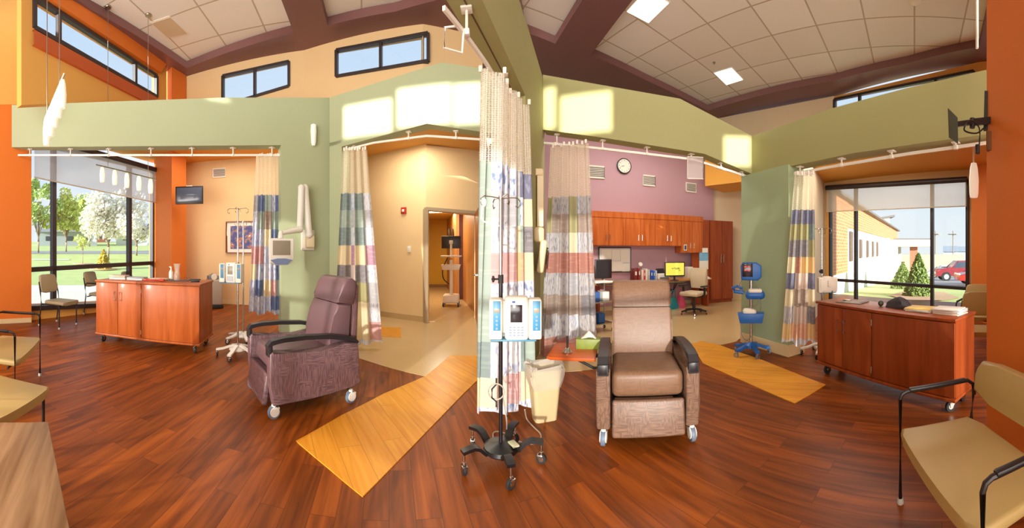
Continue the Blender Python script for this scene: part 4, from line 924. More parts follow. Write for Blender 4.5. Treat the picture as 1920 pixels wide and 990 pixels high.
# hanging white cord from the hook
g = G(); g.tube(smooth([P(907, 374, 2.44), P(904, 395, 2.44), P(906, 414, 2.44), P(922, 419, 2.46), P(936, 424, 2.48)]), .006, 6); g.ball(P(908, 380, 2.44), .018, (1, 1, 1.8), 10); tag(obj('call_cord', g, OFFW), 'white cord and clip hanging from the hooks of the central pole stand', 'cord')
# left stands
s1 = FL(446, 668); iv_stand('chrome pole stand with a white five leg base right of the wooden cabinet', (s1.x, s1.y, 0), .3, 2.10, 'white', R_=.30, clamp=1.30)
p = P(433, 511, 4.85); pump('small white infusion pump on the left chrome pole stand beside the wooden cabinet', (p.x, p.y, p.z), radians(18), .98)
s2 = FL(456, 641); iv_stand('second chrome pole stand behind the left one, beside the blue patchwork curtain', (s2.x, s2.y, 0), .9, 1.98, 'white', R_=.30, clamp=1.22)
# right stand behind curtain
s3 = FL(1541, 664); iv_stand('chrome pole stand with white base behind the right patchwork curtain', (s3.x, s3.y, 0), .1, 1.82, 'white', R_=.30, clamp=1.2)
p = P(1550, 533, 5.0); pump('infusion pump seen from behind on the pole stand by the right window', (p.x+.0, p.y-.02, p.z), radians(150), .8)
# monitor arms
def link_arm(t, a, b, r0, r1, name='arm'):
    g = G(); a, b = Vector(a), Vector(b); g.cyl(a, b, r0, r1, 14); g.ball(a, r0*1.08, n=14); g.ball(b, r1*1.08, n=14); return obj(name, g, OFFW, t)
dA = lambda x, off: dline(x, A0, A1)-off
w = P(577, 450, dA(577, .02)); t = thing('monitor_arm', 'white articulated arm with a small monitor on the green wall, above the purple recliner', 'monitor arm', w)
Lc = lambda x, y, off: P(x, y, dA(x, off))-w
dirA = (A1-A0).normalized(); rzA = atan2(dirA.y, dirA.x)
g = G(); g.rbox((0, 0, 0), (.24, .05, .36), .012, e=(0, 0, rzA)); obj('wall_plate', g, OFFW, t)
g = G(); g.rbox(Lc(581, 453, .1), (.15, .14, .22), .03, 3, e=(0, 0, rzA)); obj('pivot_housing', g, mat('ivory_plastic', (220, 206, 170), .4, var=0), t)
link_arm(t, Lc(579, 440, .16), Lc(572, 352, .16), .062, .058); link_arm(t, Lc(565, 352, .22), Lc(562, 430, .22), .055, .055); link_arm(t, Lc(562, 430, .28), Lc(527, 437, .45), .058, .035)
mo = thing('small_monitor', 'small white bedside monitor with grey screen hanging from the left wall arm', 'monitor', w+Lc(527, 470, .48), 0)
mo.rotation_euler = (0, 0, rzA+.12)
g = G(); g.prism([(-.20, -.12), (-.185, -.19), (-.1, -.235), (.1, -.235), (.185, -.19), (.20, -.12), (.215, .20), (-.205, .20)], -.03, .03, 'y', .012, 2); obj('housing', g, OFFW, mo)
g = G(); g.rbox((0, -.032, .045), (.30, .006, .235), .003); obj('screen', g, SCRG, mo)
g = G(); g.prism([(-.19, -.15), (-.1, -.225), (.1, -.225), (.19, -.15), (.07, -.125), (-.07, -.125)], -.036, -.028, 'y'); obj('control_panel', g, mat('panel_blue_grey', (120, 140, 176), .4, var=0), mo)
g = G(); g.cyl((0, .02, .20), (0, .02, .31), .05, .035, 14); obj('neck', g, OFFW, mo)
# arm on the partition, seen edge on
def PQ(x, y, off): p = P(x, y, dline(x, q0, q1)); return p+Vector((dv.y, -dv.x, 0))*off
w = PQ(1004, 375, .06); t = thing('monitor_arm', 'folded cream arm with a monitor seen edge-on, on the partition beside the tall curtain', 'monitor arm', w)
K_ = lambda x, y, off: PQ(x, y, off)-w
g = G(); g.tube([K_(1006, 322, .05), K_(1006, 425, .05)], 0, sq=(.085, .075)); IV = mat('cream_plastic', (236, 218, 176), .4, var=0); obj('arm', g, IV, t)
g = G(); g.rbox(K_(1006, 324, .03), (.12, .12, .10), .02); obj('pivot_housing', g, IV, t)
g = G(); g.rbox(K_(1002, 440, .06), (.14, .12, .20), .04, 3); obj('knuckle', g, IV, t)
g = G(); g.rbox(K_(1003, 480, .09), (.09, .22, .44), .03, 3, e=(.08, .12, 0)); hd = obj('monitor_head', g, IV, t)
g = G(); g.rbox(K_(1008, 480, .13), (.012, .16, .24), .004, e=(.08, .12, 0)); obj('screen', g, SCR, hd)
# ---- vitals stand (blue)
s4 = FL(1408, 664); t = thing('vital_signs_stand', 'blue vital signs monitor on a wheeled stand in front of the right green pillar', 'medical stand', (s4.x, s4.y, 0), radians(-38))
g = G(); g.lathe([(.03, .10), (.09, .10), (.09, .14), (.04, .17), (.03, .18)], n=20); obj('hub', g, BLUE, t)
for k in range(5):
    a = 2*pi*k/5-pi/2+.35; ca, sa = cos(a), sin(a); g = G(); g.tube([(r*ca, r*sa, z) for r, z in ((.05, .12), (.12, .13), (.2, .10), (.27, .095))], 0, sq=(.06, .035)); leg = obj('leg', g, BLUE, t); caster(leg, .265*ca, .265*sa, .036, BLUEGR, CHROME, a+.4, CHROME)
g = G(); g.cyl((0, 0, .15), (0, 0, 1.1), .024, n=16); obj('pole', g, CHROME, t)
g = G(); g.prism([(-.16, .46), (-.19, .60), (.19, .60), (.16, .46)], -.09, .09, 'y', .012); 
bk = obj('basket', g, BLUE, t)
g = G(); g.rbox((-.02, -.02, .62), (.2, .1, .09), .04, 3, e=(0, .1, 0)); tag(obj('cuff_bag', g, LBL, None), 'white folded cuff resting in the blue basket of the vital signs stand', 'blood pressure cuff'); o_ = bpy.data.objects['cuff_bag']; o_.matrix_world = Matrix.Translation(t.location) @ Matrix.Rotation(radians(-38), 4, 'Z')
g = G(); g.rbox((-.17, -.03, .905), (.16, .07, .05), .02, 3, e=(0, .12, 0)); g.rbox((.06, -.02, .86), (.28, .15, .12), .05, 3); g.tube([(-.24, -.03, .93), (-.27, -.03, .96), (-.2, -.04, .99), (-.12, -.03, .95)], .02, 8); obj('holder_tray', g, BLUE, t)
g = G(); g.rbox((.06, -.05, .925), (.2, .1, .06), .028, 3); obj('coiled_hose', g, LBL, t)
g = G(); g.prism([(-.14, 1.08), (-.15, 1.28), (-.12, 1.33), (.08, 1.33), (.15, 1.28), (.15, 1.12), (.10, 1.07)], -.07, .07, 'y', .02, 3); mh = obj('monitor_head', g, BLUE, t)
g = G(); g.rbox((-.05, -.072, 1.22), (.15, .008, .19), .004); obj('display', g, SCR, mh)
for k, (x, z) in enumerate(((-.08, 1.27), (-.03, 1.27), (-.08, 1.22), (-.03, 1.215))): g = G(); g.rbox((x, -.078, z), (.034, .004, .02), .001); obj('digit', g, mat('led_red', (214, 60, 70), .4, var=0, emit=.5), mh)
for q in ([(-.13, -.05, 1.08), (-.17, -.06, .98), (-.12, -.06, .90), (-.02, -.08, .86)], [(.05, -.04, 1.05), (.11, -.05, .95), (.10, -.08, .75), (.02, -.05, .70)], [(-.15, -.08, .52), (-.13, -.1, .3), (-.06, -.08, .22), (0, -.03, .26)], [(.12, -.06, .84), (.14, -.07, .7), (.12, -.02, .55)]):
    g = G(); g.tube(smooth([Vector(v) for v in q]), .006, 6); obj('tube', g, mat('hose_grey', (120, 120, 120), .5, var=0), t)
# ---- wall tv (left)
p = P(355, 366, 8.75); t = thing('television', 'flat black television mounted on the orange corner column', 'television', p, radians(42))
g = G(); g.rbox((0, 0, 0), (.70, .06, .44), .012); obj('housing', g, BLACK, t); g = G(); g.rbox((0, -.032, .012), (.63, .006, .345), .002); obj('screen', g, mat('tv_screen', (84, 92, 112), .12, var=0), t)
g = G(); g.rbox((0, .18, .0), (.08, .34, .08), .01); obj('wall_bracket', g, RUB, t); g = G(); g.rbox((0.0, -.02, .225), (.16, .03, .02), .005); obj('top_sensor', g, LBL, t)
# ---- empty tv bracket (right)
p = P(1852, 228, 2.72); t = thing('television_bracket', 'empty black television bracket with hanging cable on the orange wall at the upper right', 'television bracket', p, 0)
Q = lambda x, y, d: P(x, y, d)-p
g = G(); g.tube([Q(1858, 172, 2.75), Q(1856, 245, 2.75)], 0, sq=(.03, .10)); obj('wall_plate', g, BLACK, t)
g = G(); g.tube([Q(1856, 226, 2.72), Q(1822, 230, 2.6)], 0, sq=(.035, .05)); g.tube([Q(1824, 229, 2.6), Q(1790, 234, 2.5)], 0, sq=(.03, .035)); g.cyl(Q(1823, 222, 2.6), Q(1823, 240, 2.6), .02); obj('folding_arm', g, BLACK, t)
g = G(); a_, b_, c2_, e_ = Q(1777, 204, 2.52), Q(1795, 222, 2.36), Q(1796, 270, 2.36), Q(1779, 258, 2.52); n_ = Vector((-.012, -.006, 0))
g.b.faces.new([g.b.verts.new(v) for v in (a_, b_, c2_, e_)]); r = bmesh.ops.extrude_face_region(g.b, geom=list(g.b.faces)); [setattr(v, 'co', v.co+n_) for v in r['geom'] if isinstance(v, bmesh.types.BMVert)]; obj('screen_plate', g, BLACK, t)
g = G(); g.tube(smooth([Q(1845, 240, 2.7), Q(1830, 250, 2.6), Q(1808, 244, 2.5), Q(1818, 226, 2.5), Q(1836, 240, 2.6), Q(1836, 275, 2.6)]), .006, 6); g.rbox(Q(1833, 280, 2.6), (.04, .03, .07), .008); obj('cable', g, BLACK, t)
g = G(); g.rbox(Q(1857, 265, 2.72), (.05, .06, .15), .006); obj('junction_box', g, mat('brown_box', (112, 70, 36), .5, var=0), t)
# ---- trash can with liner
c_ = FL(1021, 797); rz = .25; t = thing('trash_can', 'beige plastic trash can with a clear liner beside the tall curtain and side table', 'trash can', (c_.x+.01, c_.y+.12, 0), rz); t.scale = (.84, .84, .88)
def rect_lathe(g, rings, n=8):
    R_ = []
    for (hx, hy, r, z, wob) in rings:
        ring = []
        for cx_, cy_, a0 in ((1, 1, 0), (-1, 1, pi/2), (-1, -1, pi), (1, -1, 3*pi/2)):
            for k in range(n+1):
                a = a0+pi/2*k/n; w_ = random.uniform(-wob, wob); ring.append(g.b.verts.new((cx_*(hx-r)+cos(a)*(r+w_), cy_*(hy-r)+sin(a)*(r+w_), z+random.uniform(-wob, wob)*1.2)))
        R_.append(ring)
    for a, b in zip(R_, R_[1:]):
        m_ = len(a)
        for j in range(m_): g.b.faces.new((a[j], a[(j+1) % m_], b[(j+1) % m_], b[j]))
    return R_
g = G(); R_ = rect_lathe(g, [(.12, .085, .04, 0, 0), (.165, .12, .045, .50, 0), (.172, .127, .045, .50, 0), (.172, .127, .045, .52, 0), (.158, .113, .04, .52, 0), (.115, .08, .04, .02, 0)]); g.b.faces.new(R_[0][::-1]); g.b.faces.new(R_[-1]); obj('bin', g, mat('beige_plastic', (196, 178, 136), .45, var=.02), t)
g = G(); rect_lathe(g, [(.15, .115, .045, .33, .004), (.172, .134, .045, .40, .008), (.185, .145, .05, .47, .010), (.19, .15, .05, .53, .014), (.18, .14, .05, .565, .018), (.15, .115, .045, .55, .016), (.13, .095, .04, .48, .012), (.11, .07, .03, .40, .01)]); obj('liner', g, sheer('clear_liner', (240, 236, 226), .5), t)
# things on the recliner's side table
c_ = RRa.location; rr = RRa.rotation_euler[2]; TL = lambda x, y, z: Vector((c_.x+cos(rr)*x-sin(rr)*y, c_.y+sin(rr)*x+cos(rr)*y, z))
t = thing('tissue_box', 'green and yellow tissue box on the wooden side table', 'tissue box', TL(-.50, .12, .61), rr)
g = G(); g.rbox((0, 0, .045), (.22, .12, .09), .004); obj('box', g, mat('tissue_green', (118, 132, 48), .5, var=.35, scale=14), t)
g = G(); 
g.grid([[Vector((x, y, .09+.07*max(0, 1-abs(x)/.07)*(.6+.4*sin(40*y+20*x))+.02*y)) for x in (-.07, -.045, -.02, 0, .02, .045, .07)] for y in (-.03, -.01, .01, .03)]); obj('tissue', g, LBL, t, solid=.003)
t = thing('desk_bell', 'small chrome hand bell with a black handle on the wooden side table', 'bell', TL(-.67, -.07, .61), 0)
g = G(); g.lathe([(.042, 0), (.045, .012), (.03, .03), (.018, .045), (.01, .05)], n=18); obj('bell_cup', g, CHROME, t); g = G(); g.cyl((0, 0, .05), (0, 0, .14), .009); g.ball((0, 0, .14), .011); obj('handle', g, BLACK, t)
# ---- things on the left cabinet
LC = lambda u, v, z=0: oncab(CLc, CLrz, u, v, CLH+z)
mags = [mat('mag_%d' % i, c, .5, var=.12, scale=9) for i, c in enumerate([(220, 214, 200), (176, 184, 180), (200, 176, 150), (232, 226, 214), (150, 156, 160), (214, 198, 170)])]
for i, (u, v, k, a) in enumerate([(-.64, .0, 0, .1), (-.62, .02, 1, -.1), (-.63, -.03, 2, .12), (-.31, .02, 0, -.06), (-.30, .0, 1, .08), (.02, .16, 0, .05)]):
    g = G(); g.rbox((0, 0, .011), (.29, .21, .021), .002)
    o_ = obj('magazine', g, mags[i], None, LC(u, v, k*.0225), CLrz+a)
    if i in (2,): o_.location.z = CLH+.045
    tag(o_, ['cream magazine at the bottom of the left pile on the wooden cabinet', 'grey green magazine in the middle of the left pile on the wooden cabinet', 'tan magazine on top of the left pile on the wooden cabinet', 'white magazine under another in the second pile on the wooden cabinet', 'grey magazine on top of the second pile on the wooden cabinet', 'pale brown magazine lying alone in the middle of the wooden cabinet top'][i], 'magazine', 'magazines on the left cabinet')
t = thing('sanitizer_bottle', 'clear pump bottle of hand sanitizer on the wooden cabinet, left of the vase', 'bottle', LC(.18, .30), 0)
CLR = mat('clear_gel', (214, 226, 214), .15, var=0, alpha=.75)
g = G(); g.lathe([(.035, 0), (.038, .01), (.036, .12), (.02, .15), (.014, .16)], n=16); obj('bottle_body', g, CLR, t); g = G(); g.cyl((0, 0, .16), (0, 0, .2), .01); g.rbox((-.015, 0, .205), (.06, .02, .014), .004); obj('pump_head', g, LBL, t)
t = thing('glass_vase', 'tall waisted glass vase with orange sweets on the wooden cabinet', 'vase', LC(.36, .10), 0)
g = G(); g.lathe([(.05, 0), (.055, .02), (.052, .08), (.036, .16), (.045, .23), (.06, .27)], n=20); obj('glass_body', g, mat('vase_glass', (222, 222, 210), .05, var=0, alpha=.38), t)
g = G()
for k in range(16): a = random.uniform(0, 6.3); g.ball((.028*cos(a), .028*sin(a), .015+.006*k), .014, n=8)
sw = obj('sweets', g, mat('sweets_orange', (232, 140, 60), .4, var=.5, scale=40), t); sw['kind'] = 'stuff'
g = G(); g.prism([(-.15, -.12), (.2, -.12), (.2, .14), (-.15, .14)], 0, .006); tag(obj('dark_tray', g, mat('dark_cloth', (66, 56, 56), .6), None, LC(.38, .05, .001), CLrz), 'dark flat tray under the glass vase on the wooden cabinet', 'tray')
t = thing('red_headset', 'red headset with a cord beside the sanitizer bottle on the wooden cabinet', 'headset', LC(.02, -.12), CLrz)
g = G(); RED = mat('red_plastic', (196, 52, 36), .4, var=0); g.tube([(-.1, -.04, .012), (-.02, -.05, .02), (.08, -.03, .02), (.16, .0, .015)], .012, 8); g.rbox((.17, 0, .02), (.09, .07, .035), .012); g.rbox((-.1, -.04, .018), (.07, .05, .03), .01); obj('band', g, RED, t); g = G(); g.tube(smooth([Vector(v) for v in ((-.1, -.05, .01), (-.16, -.2, .006), (-.12, -.31, -.0), (-.1, -.335, -.05), (-.05, -.335, -.04), (-.04, -.3, .01))]), .003, 6); obj('cord', g, BLACK, t)
t = thing('telephone', 'small black telephone handset at the right end of the wooden cabinet', 'telephone', LC(.71, -.04), CLrz+.3); g = G(); g.rbox((0, 0, .015), (.14, .09, .028), .01); g.rbox((.0, 0, .036), (.17, .035, .02), .008); obj('handset', g, BLACK, t)
t = thing('eyeglasses', 'pair of eyeglasses lying right of the glass vase on the wooden cabinet', 'eyeglasses', LC(.52, .14, .008), CLrz)
g = G()
for x in (-.03, .03): g.tube([(x+.024*cos(2*pi*k/14), 0, .024+.02*sin(2*pi*k/14)) for k in range(15)], .002, 5)
g.tube([(-.01, 0, .03), (.01, 0, .03)], .002, 5); obj('frame', g, BLACK, t)
# ---- things on the right cabinet
RC = lambda u, v, z=0: oncab(CRc, CRrz, u, v, CRH+z)
t = thing('clipboard', 'clipboard lying on the far end of the dark cherry cabinet', 'clipboard', RC(-.55, .02, .001), CRrz+.25)
g = G(); g.rbox((0, 0, .003), (.33, .24, .006), .002); obj('board', g, mat('board_brown', (104, 88, 76), .5), t); g = G(); g.rbox((-.08, .02, .014), (.1, .05, .016), .005); obj('clip', g, CHROME, t); g = G(); g.rbox((.02, 0, .0075), (.2, .19, .002), 0); obj('sheet', g, mat('grey_sheet', (150, 144, 134), .6, var=0), t)
g = G(); g.ball((0, 0, .032), .032, n=14); tag(obj('ball', g, mat('dark_green_ball', (62, 62, 48), .6), None, RC(-.10, .0)), 'small dark round ball on the dark cherry cabinet, left of the folded cloth', 'ball')
g = G()
def crumple(g, rx, ry, h, n=18, m_=9, seed=1, top=.0):
    rnd = random.Random(seed); V = []
    for j in range(m_+1):
        f = j/m_; rr_ = cos(f*pi/2)**.7; row = []
        for k in range(n):
            a = 2*pi*k/n; w_ = 1+.16*sin(3*a+seed+2*f)+.10*sin(7*a+5*f)+rnd.uniform(-.05, .05)
            row.append(g.b.verts.new((rx*rr_*w_*cos(a)+top*f*.3, ry*rr_*w_*sin(a), h*f*(1+.15*sin(2*a+seed)*(1-f))+.002)))
        V.append(row)
    for a, b in zip(V, V[1:]):
        for k in range(n): g.b.faces.new((a[k], a[(k+1) % n], b[(k+1) % n], b[k]))
    g.b.faces.new(V[0][::-1]); g.b.faces.new(V[-1])
crumple(g, .15, .09, .12, seed=3); tag(obj('dark_cloth_bag', g, mat('charcoal_cloth', (54, 50, 56), .7), None, RC(.13, .04), CRrz), 'crumpled charcoal cloth bag on the dark cherry cabinet', 'bag')
cols = [(226, 220, 206), (206, 206, 204), (236, 206, 110), (232, 226, 214), (214, 196, 172), (228, 226, 220), (196, 204, 214), (238, 234, 224)]
for i, (u, v, k, a) in enumerate([(.42, .02, 0, .1), (.42, .0, 1, -.05), (.41, .02, 2, .16), (.75, .02, 0, -.05), (.74, .03, 1, .06), (.75, .02, 2, -.06), (.75, .03, 3, .05), (.74, .0, 4, .1)]):
    g = G(); g.rbox((0, 0, .006), (.28, .21, .011), .002)
    tag(obj('paper_stack', g, mat('paper_%d' % i, cols[i], .6, var=.08, scale=12), None, RC(u, v, k*.0115), CRrz+a), 'papers, number %s from the bottom of the %s pile on the dark cherry cabinet' % (['one', 'two', 'three', 'four', 'five'][k], 'left' if i < 3 else 'right'), 'papers', 'papers on the right cabinet')
# ---- left wall: grille, artwork, concentrator
def LW(x, y, off=.02): p = P(x, y, dline(x, LW0, LW1)-off); return p
rzL = atan2((LW1-LW0).y, (LW1-LW0).x)
def grille(name, label, p, rz, w, h, fm, sm, slats=7, cat='vent'):
    t = thing(name, label, cat, p, rz)
    g = G(); g.tube([(-w/2, 0, -h/2), (w/2, 0, -h/2), (w/2, 0, h/2), (-w/2, 0, h/2), (-w/2, 0, -h/2)], 0, sq=(.03, .03)); obj('frame', g, fm, t)
    g = G(); g.rbox((0, .008, 0), (w, .006, h), 0); obj('backing', g, sm, t)
    g = G(); 
    for k in range(slats): z = -h/2+h*(k+.5)/slats; g.rbox((0, -.004, z), (w*.96, .018, h*.04), 0, e=(.5, 0, 0))
    obj('slats', g, fm, t)
    return t
grille('wall_vent', 'grey air grille high on the tan wall left of the blue curtain', LW(411, 324), rzL, .36, .24, TRK, mat('vent_grey', (120, 116, 108), .5, var=0))
p = LW(453, 445, .04); t = thing('framed_artwork', 'brown framed abstract painting on the tan wall behind the pole stands', 'picture', p, rzL)
w_, h_ = .86, .86
g = G(); g.tube([(-w_/2, 0, -h_/2), (w_/2, 0, -h_/2), (w_/2, 0, h_/2), (-w_/2, 0, h_/2), (-w_/2, 0, -h_/2)], 0, sq=(.05, .04)); obj('frame', g, mat('frame_brown', (132, 70, 40), .4), t)
g = G(); g.box((0, .01, 0), (w_, .01, h_)); obj('mount', g, LBL, t)
art = bpy.data.materials.new('abstract_art'); art.use_nodes = True; n_ = art.node_tree; b_ = n_.nodes['Principled BSDF']; co = N(n_, 'ShaderNodeTexCoord'); no = N(n_, 'ShaderNodeTexNoise'); no.inputs['Scale'].default_value = 7; rp = N(n_, 'ShaderNodeValToRGB')
for pos, c in ((.3, (40, 60, 120)), (.42, (84, 70, 130)), (.5, (60, 90, 150)), (.60, (200, 130, 60)), (.65, (150, 70, 70)), (.7, (220, 220, 230))):
    e_ = rp.color_ramp.elements.new(pos); e_.color = (*lin(c), 1)
rp.color_ramp.elements[0].color = (*lin((30, 40, 90)), 1); n_.links.new(co.outputs['Object'], no.inputs[0]); n_.links.new(no.outputs[0], rp.inputs[0]); n_.links.new(rp.outputs[0], b_.inputs['Base Color'])
g = G(); g.box((0, 0, 0), (w_*.74, .012, h_*.74)); obj('painting', g, art, t)
p = FL(401, 577); t = thing('oxygen_concentrator', 'grey wheeled oxygen concentrator against the tan wall behind the wooden cabinet', 'medical machine', p, rzL+.5)
g = G(); g.rbox((0, 0, .42), (.40, .36, .66), .04, 3); obj('housing', g, mat('warm_grey', (168, 160, 148), .5), t); g = G(); g.rbox((0, 0, .05), (.44, .40, .09), .02); obj('base', g, RUB, t)
g = G(); g.prism([(-.16, .74), (-.16, .84), (-.02, .90), (.12, .84), (.16, .74)], -.14, .14, 'y', .02); obj('control_head', g, mat('machine_grey', (120, 124, 130), .4, var=0), t); g = G(); g.lathe([(.07, -.01), (.08, 0), (.07, .01)], (-.02, -.15, .82), 18, Matrix.Rotation(pi/2, 3, 'X')); obj('dial', g, LBL, t)
# ---- doorway wall
rzD = atan2((DW1-DW0).y, (DW1-DW0).x)
def DWp(x, y, off=.02): return P(x, y, dline(x, DW0, DW1)-off)
t = thing('fire_alarm_pull', 'red fire alarm pull station on the tan wall left of the doorway', 'fire alarm', DWp(757, 395), rzD); g = G(); g.rbox((0, 0, 0), (.13, .05, .145), .008); obj('box', g, mat('alarm_red', (178, 44, 34), .4, var=0), t); g = G(); g.rbox((0, -.028, 0), (.06, .01, .055), .002); g.rbox((0, -.034, .0), (.05, .01, .014), .002); obj('handle', g, LBL, t)
t = thing('light_switch', 'white light switch plate beside the doorway', 'light switch', DWp(767, 467), rzD); g = G(); g.rbox((0, 0, 0), (.09, .02, .13), .004); obj('plate', g, LBL, t); g = G(); g.rbox((0, -.012, 0), (.03, .01, .06), .002); obj('rocker', g, OFFW, t)
# ---- computer cart in the hall
c_ = pl(846, 9.6); t = thing('computer_cart', 'white wheeled computer cart with a black monitor in the yellow hallway', 'computer cart', (c_.x, c_.y, 0), .1)
g = G(); g.rbox((0, 0, .2), (.44, .46, .22), .05, 3); obj('base', g, LBL, t)
for x in (-.2, .2):
    for y in (-.2, .2): caster(t, x, y, .055, RUB, OFFW, 0, OFFW)
g = G(); g.rbox((0, .04, .75), (.09, .07, 1.0), .01); obj('column', g, OFFW, t)
g = G(); g.prism([(-.26, 1.12), (-.22, .98), (.22, .98), (.26, 1.12)], -.2, .2, 'y', .02); obj('work_tray', g, OFFW, t)
g = G(); g.rbox((0, 0, 1.35), (.56, .4, .035), .01); obj('keyboard_shelf', g, OFFW, t)
g = G(); g.tube([(0, 0, 1.3), (0, -.02, 1.75)], .03); g.rbox((0, -.04, 1.73), (.1, .04, .1), .01); obj('monitor_post', g, OFFW, t)
g = G(); g.rbox((0, .02, 1.73), (.53, .05, .34), .01); obj('monitor', g, BLACK, t)
g = G(); g.tube(smooth([Vector(v) for v in ((-.1, -.05, 1.3), (-.22, -.1, 1.0), (-.2, -.12, .75), (-.06, -.05, .6))]), .016, 8); obj('hose', g, BLACK, t)
for i, (x, dd2) in enumerate(((842, 12.4), (848, 11.6))):
    t = thing('picture_frame', 'dark framed picture on the hallway wall, %s one' % ['farther', 'nearer'][i], 'picture', P(x, 443, dd2), radians(97)); g = G(); g.rbox((0, 0, 0), (.5, .03, .5), .005); obj('frame', g, BLACK, t); g = G(); g.rbox((0, -.018, 0), (.36, .008, .36), 0); obj('print', g, mat('amber_print', (200, 150, 60), .5, var=.2), t)
p = P(815, 406, 11.2); t = thing('hall_light', 'long bright ceiling light in the yellow hallway', 'ceiling light', (p.x, p.y, 2.745), 0); g = G(); g.rbox((0, 0, -.012), (.62, .3, .024), 0); obj('diffuser', g, mat('hall_lamp', (255, 244, 214), .5, var=0, emit=3), t); g = G(); g.rbox((0, 0, -.006), (.66, .34, .012), 0); obj('frame', g, TRK, t)
l = bpy.data.lights.new('hall_lamp', 'AREA'); l.shape = 'RECTANGLE'; l.size = .6; l.size_y = 2.5; l.energy = 55; l.color = (1, .9, .7); lo = bpy.data.objects.new('hall_lamp', l); COL.objects.link(lo); pp = pl(825, 10.6); lo.location = (pp.x, pp.y, 2.7)
# outlet on the right pillar
p = P(1394, 511, dline(1394, pa, pb)-.012); t = thing('wall_outlet', 'small outlet plate with a red socket on the right green pillar', 'outlet', p, atan2((pb-pa).y, (pb-pa).x)); g = G(); g.rbox((0, 0, 0), (.075, .015, .12), .003); obj('plate', g, GREYP, t); g = G(); g.rbox((0, -.01, 0), (.03, .008, .05), .002); obj('socket', g, mat('socket_red', (180, 60, 50), .4, var=0), t)
# ================================================================ WORK ROOM
dP = (PW1-PW0).normalized(); nP = Vector((dP.y, -dP.x)); rzP = atan2(dP.y, dP.x)
if nP.dot(PW0) > 0: nP = -nP
def wb(g, x0, x1, z0, z1, dep, off=0.004, r=.0):
    """box against the mauve wall whose front spans bearings x0..x1"""
    A_, B_ = PW0+nP*(off+dep), PW1+nP*(off+dep); a = pl(x0, dline(x0, A_, B_)); b = pl(x1, dline(x1, A_, B_))
    q = [a, b, b-nP*dep, a-nP*dep]; g.prism([tuple(v) for v in q], z0, z1, 'z', r); return a, b
def wpt(x, off): A_, B_ = PW0+nP*off, PW1+nP*off; return pl(x, dline(x, A_, B_))
CHW = wood('cherry_wall_units', (176, 84, 34), (214, 120, 60), 'Z', .9, .35, coat=.15); CHT = wood('cherry_tall_unit', (136, 62, 32), (164, 82, 44), 'Z', .9, .4)
for i, (x0, xm, x1, z0, lab) in enumerate([(1104, 1141, 1173, 1.62, 'cherry wall cabinet over the papered board, leftmost of the row'), (1173, 1201, 1228, 1.62, 'second cherry wall cabinet from the left above the desk'), (1228, 1255, 1278, 1.62, 'third cherry wall cabinet from the left above the green screen'), (1278, 1298, 1318, 1.44, 'deepest hanging cherry wall cabinet next to the tall wardrobe')]):
    g = G(); a, b = wb(g, x0, x1, z0, 2.30, .34); wb(g, x0-.5, x1+.5, 2.30, 2.44, .36)
    t = thing('wall_cabinet', lab, 'cabinet', (0, 0, 0), 0, 'cherry wall cabinets above the desk'); obj('carcass', g, CHW, t)
    for k, (u, v) in enumerate(((x0, xm), (xm, x1))):
        g = G(); wb(g, u+.5, v-.5, z0+.012, 2.285, .018, .345); dd = obj('door', g, CHW, t)
        hx = (v-3.5) if k == 0 else (u+3.5); p = wpt(hx, .39); z = z0+.2
        g = G(); g.tube([(p.x, p.y, z-.07), (p.x, p.y, z+.07)], .008); w = wpt(hx, .36); g.tube([(p.x, p.y, z-.06), (w.x, w.y, z-.06)], .006); g.tube([(p.x, p.y, z+.06), (w.x, w.y, z+.06)], .006); obj('handle', g, CHROME, dd)
# tall wardrobe
a, b = pl(1331, 9.95), pl(1374, 10.35); dW = (b-a).normalized(); nW = Vector((-dW.y, dW.x)); nW = nW if nW.dot(a) > 0 else -nW
t = thing('wardrobe', 'tall dark cherry double door wardrobe at the right end of the work room', 'wardrobe', (a.x, a.y, 0))
L = lambda *v: [tuple(q-a) for q in v]
g = G(); g.prism(L(a, b, b+nW*.36, a+nW*.36), .1, 2.36, 'z'); g.prism(L(a+nW*.05, b+nW*.05, b+nW*.36, a+nW*.36), 0, .1, 'z'); obj('carcass', g, CHT, t)
for k in range(2):
    u = a.lerp(b, .02+.485*k); v = a.lerp(b, .495+.485*k); g = G(); g.prism(L(u, v, v-nW*.02, u-nW*.02), .12, 2.33, 'z'); dd = obj('door', g, CHT, t)
    h = a.lerp(b, .44 if k == 0 else .56)-nW*.05-a; g = G(); g.tube([(h.x, h.y, 1.15), (h.x, h.y, 1.40)], .01); 
    for z in (1.17, 1.38): g.tube([(h.x, h.y, z), (h.x+nW.x*.03, h.y+nW.y*.03, z)], .006)
    obj('handle', g, CHROME, dd)
c, d = pl(1297, 9.72), pl(1330, 9.93)
g = G(); dv_ = (d-c).normalized(); nn_ = Vector((-dv_.y, dv_.x)); nn_ = nn_ if nn_.dot(c) > 0 else -nn_; g.prism([tuple(c), tuple(d), tuple(d+nn_*.03), tuple(c+nn_*.03)], 0.0, 1.44, 'z'); g.prism([tuple(wpt(1316, .34)), tuple(d), tuple(d+nn_*.03), tuple(wpt(1318, .30))], 1.44, 2.36, 'z')
tag(obj('end_panel', g, CHT), 'dark cherry end panel carrying the calendar, left of the tall wardrobe', 'panel')
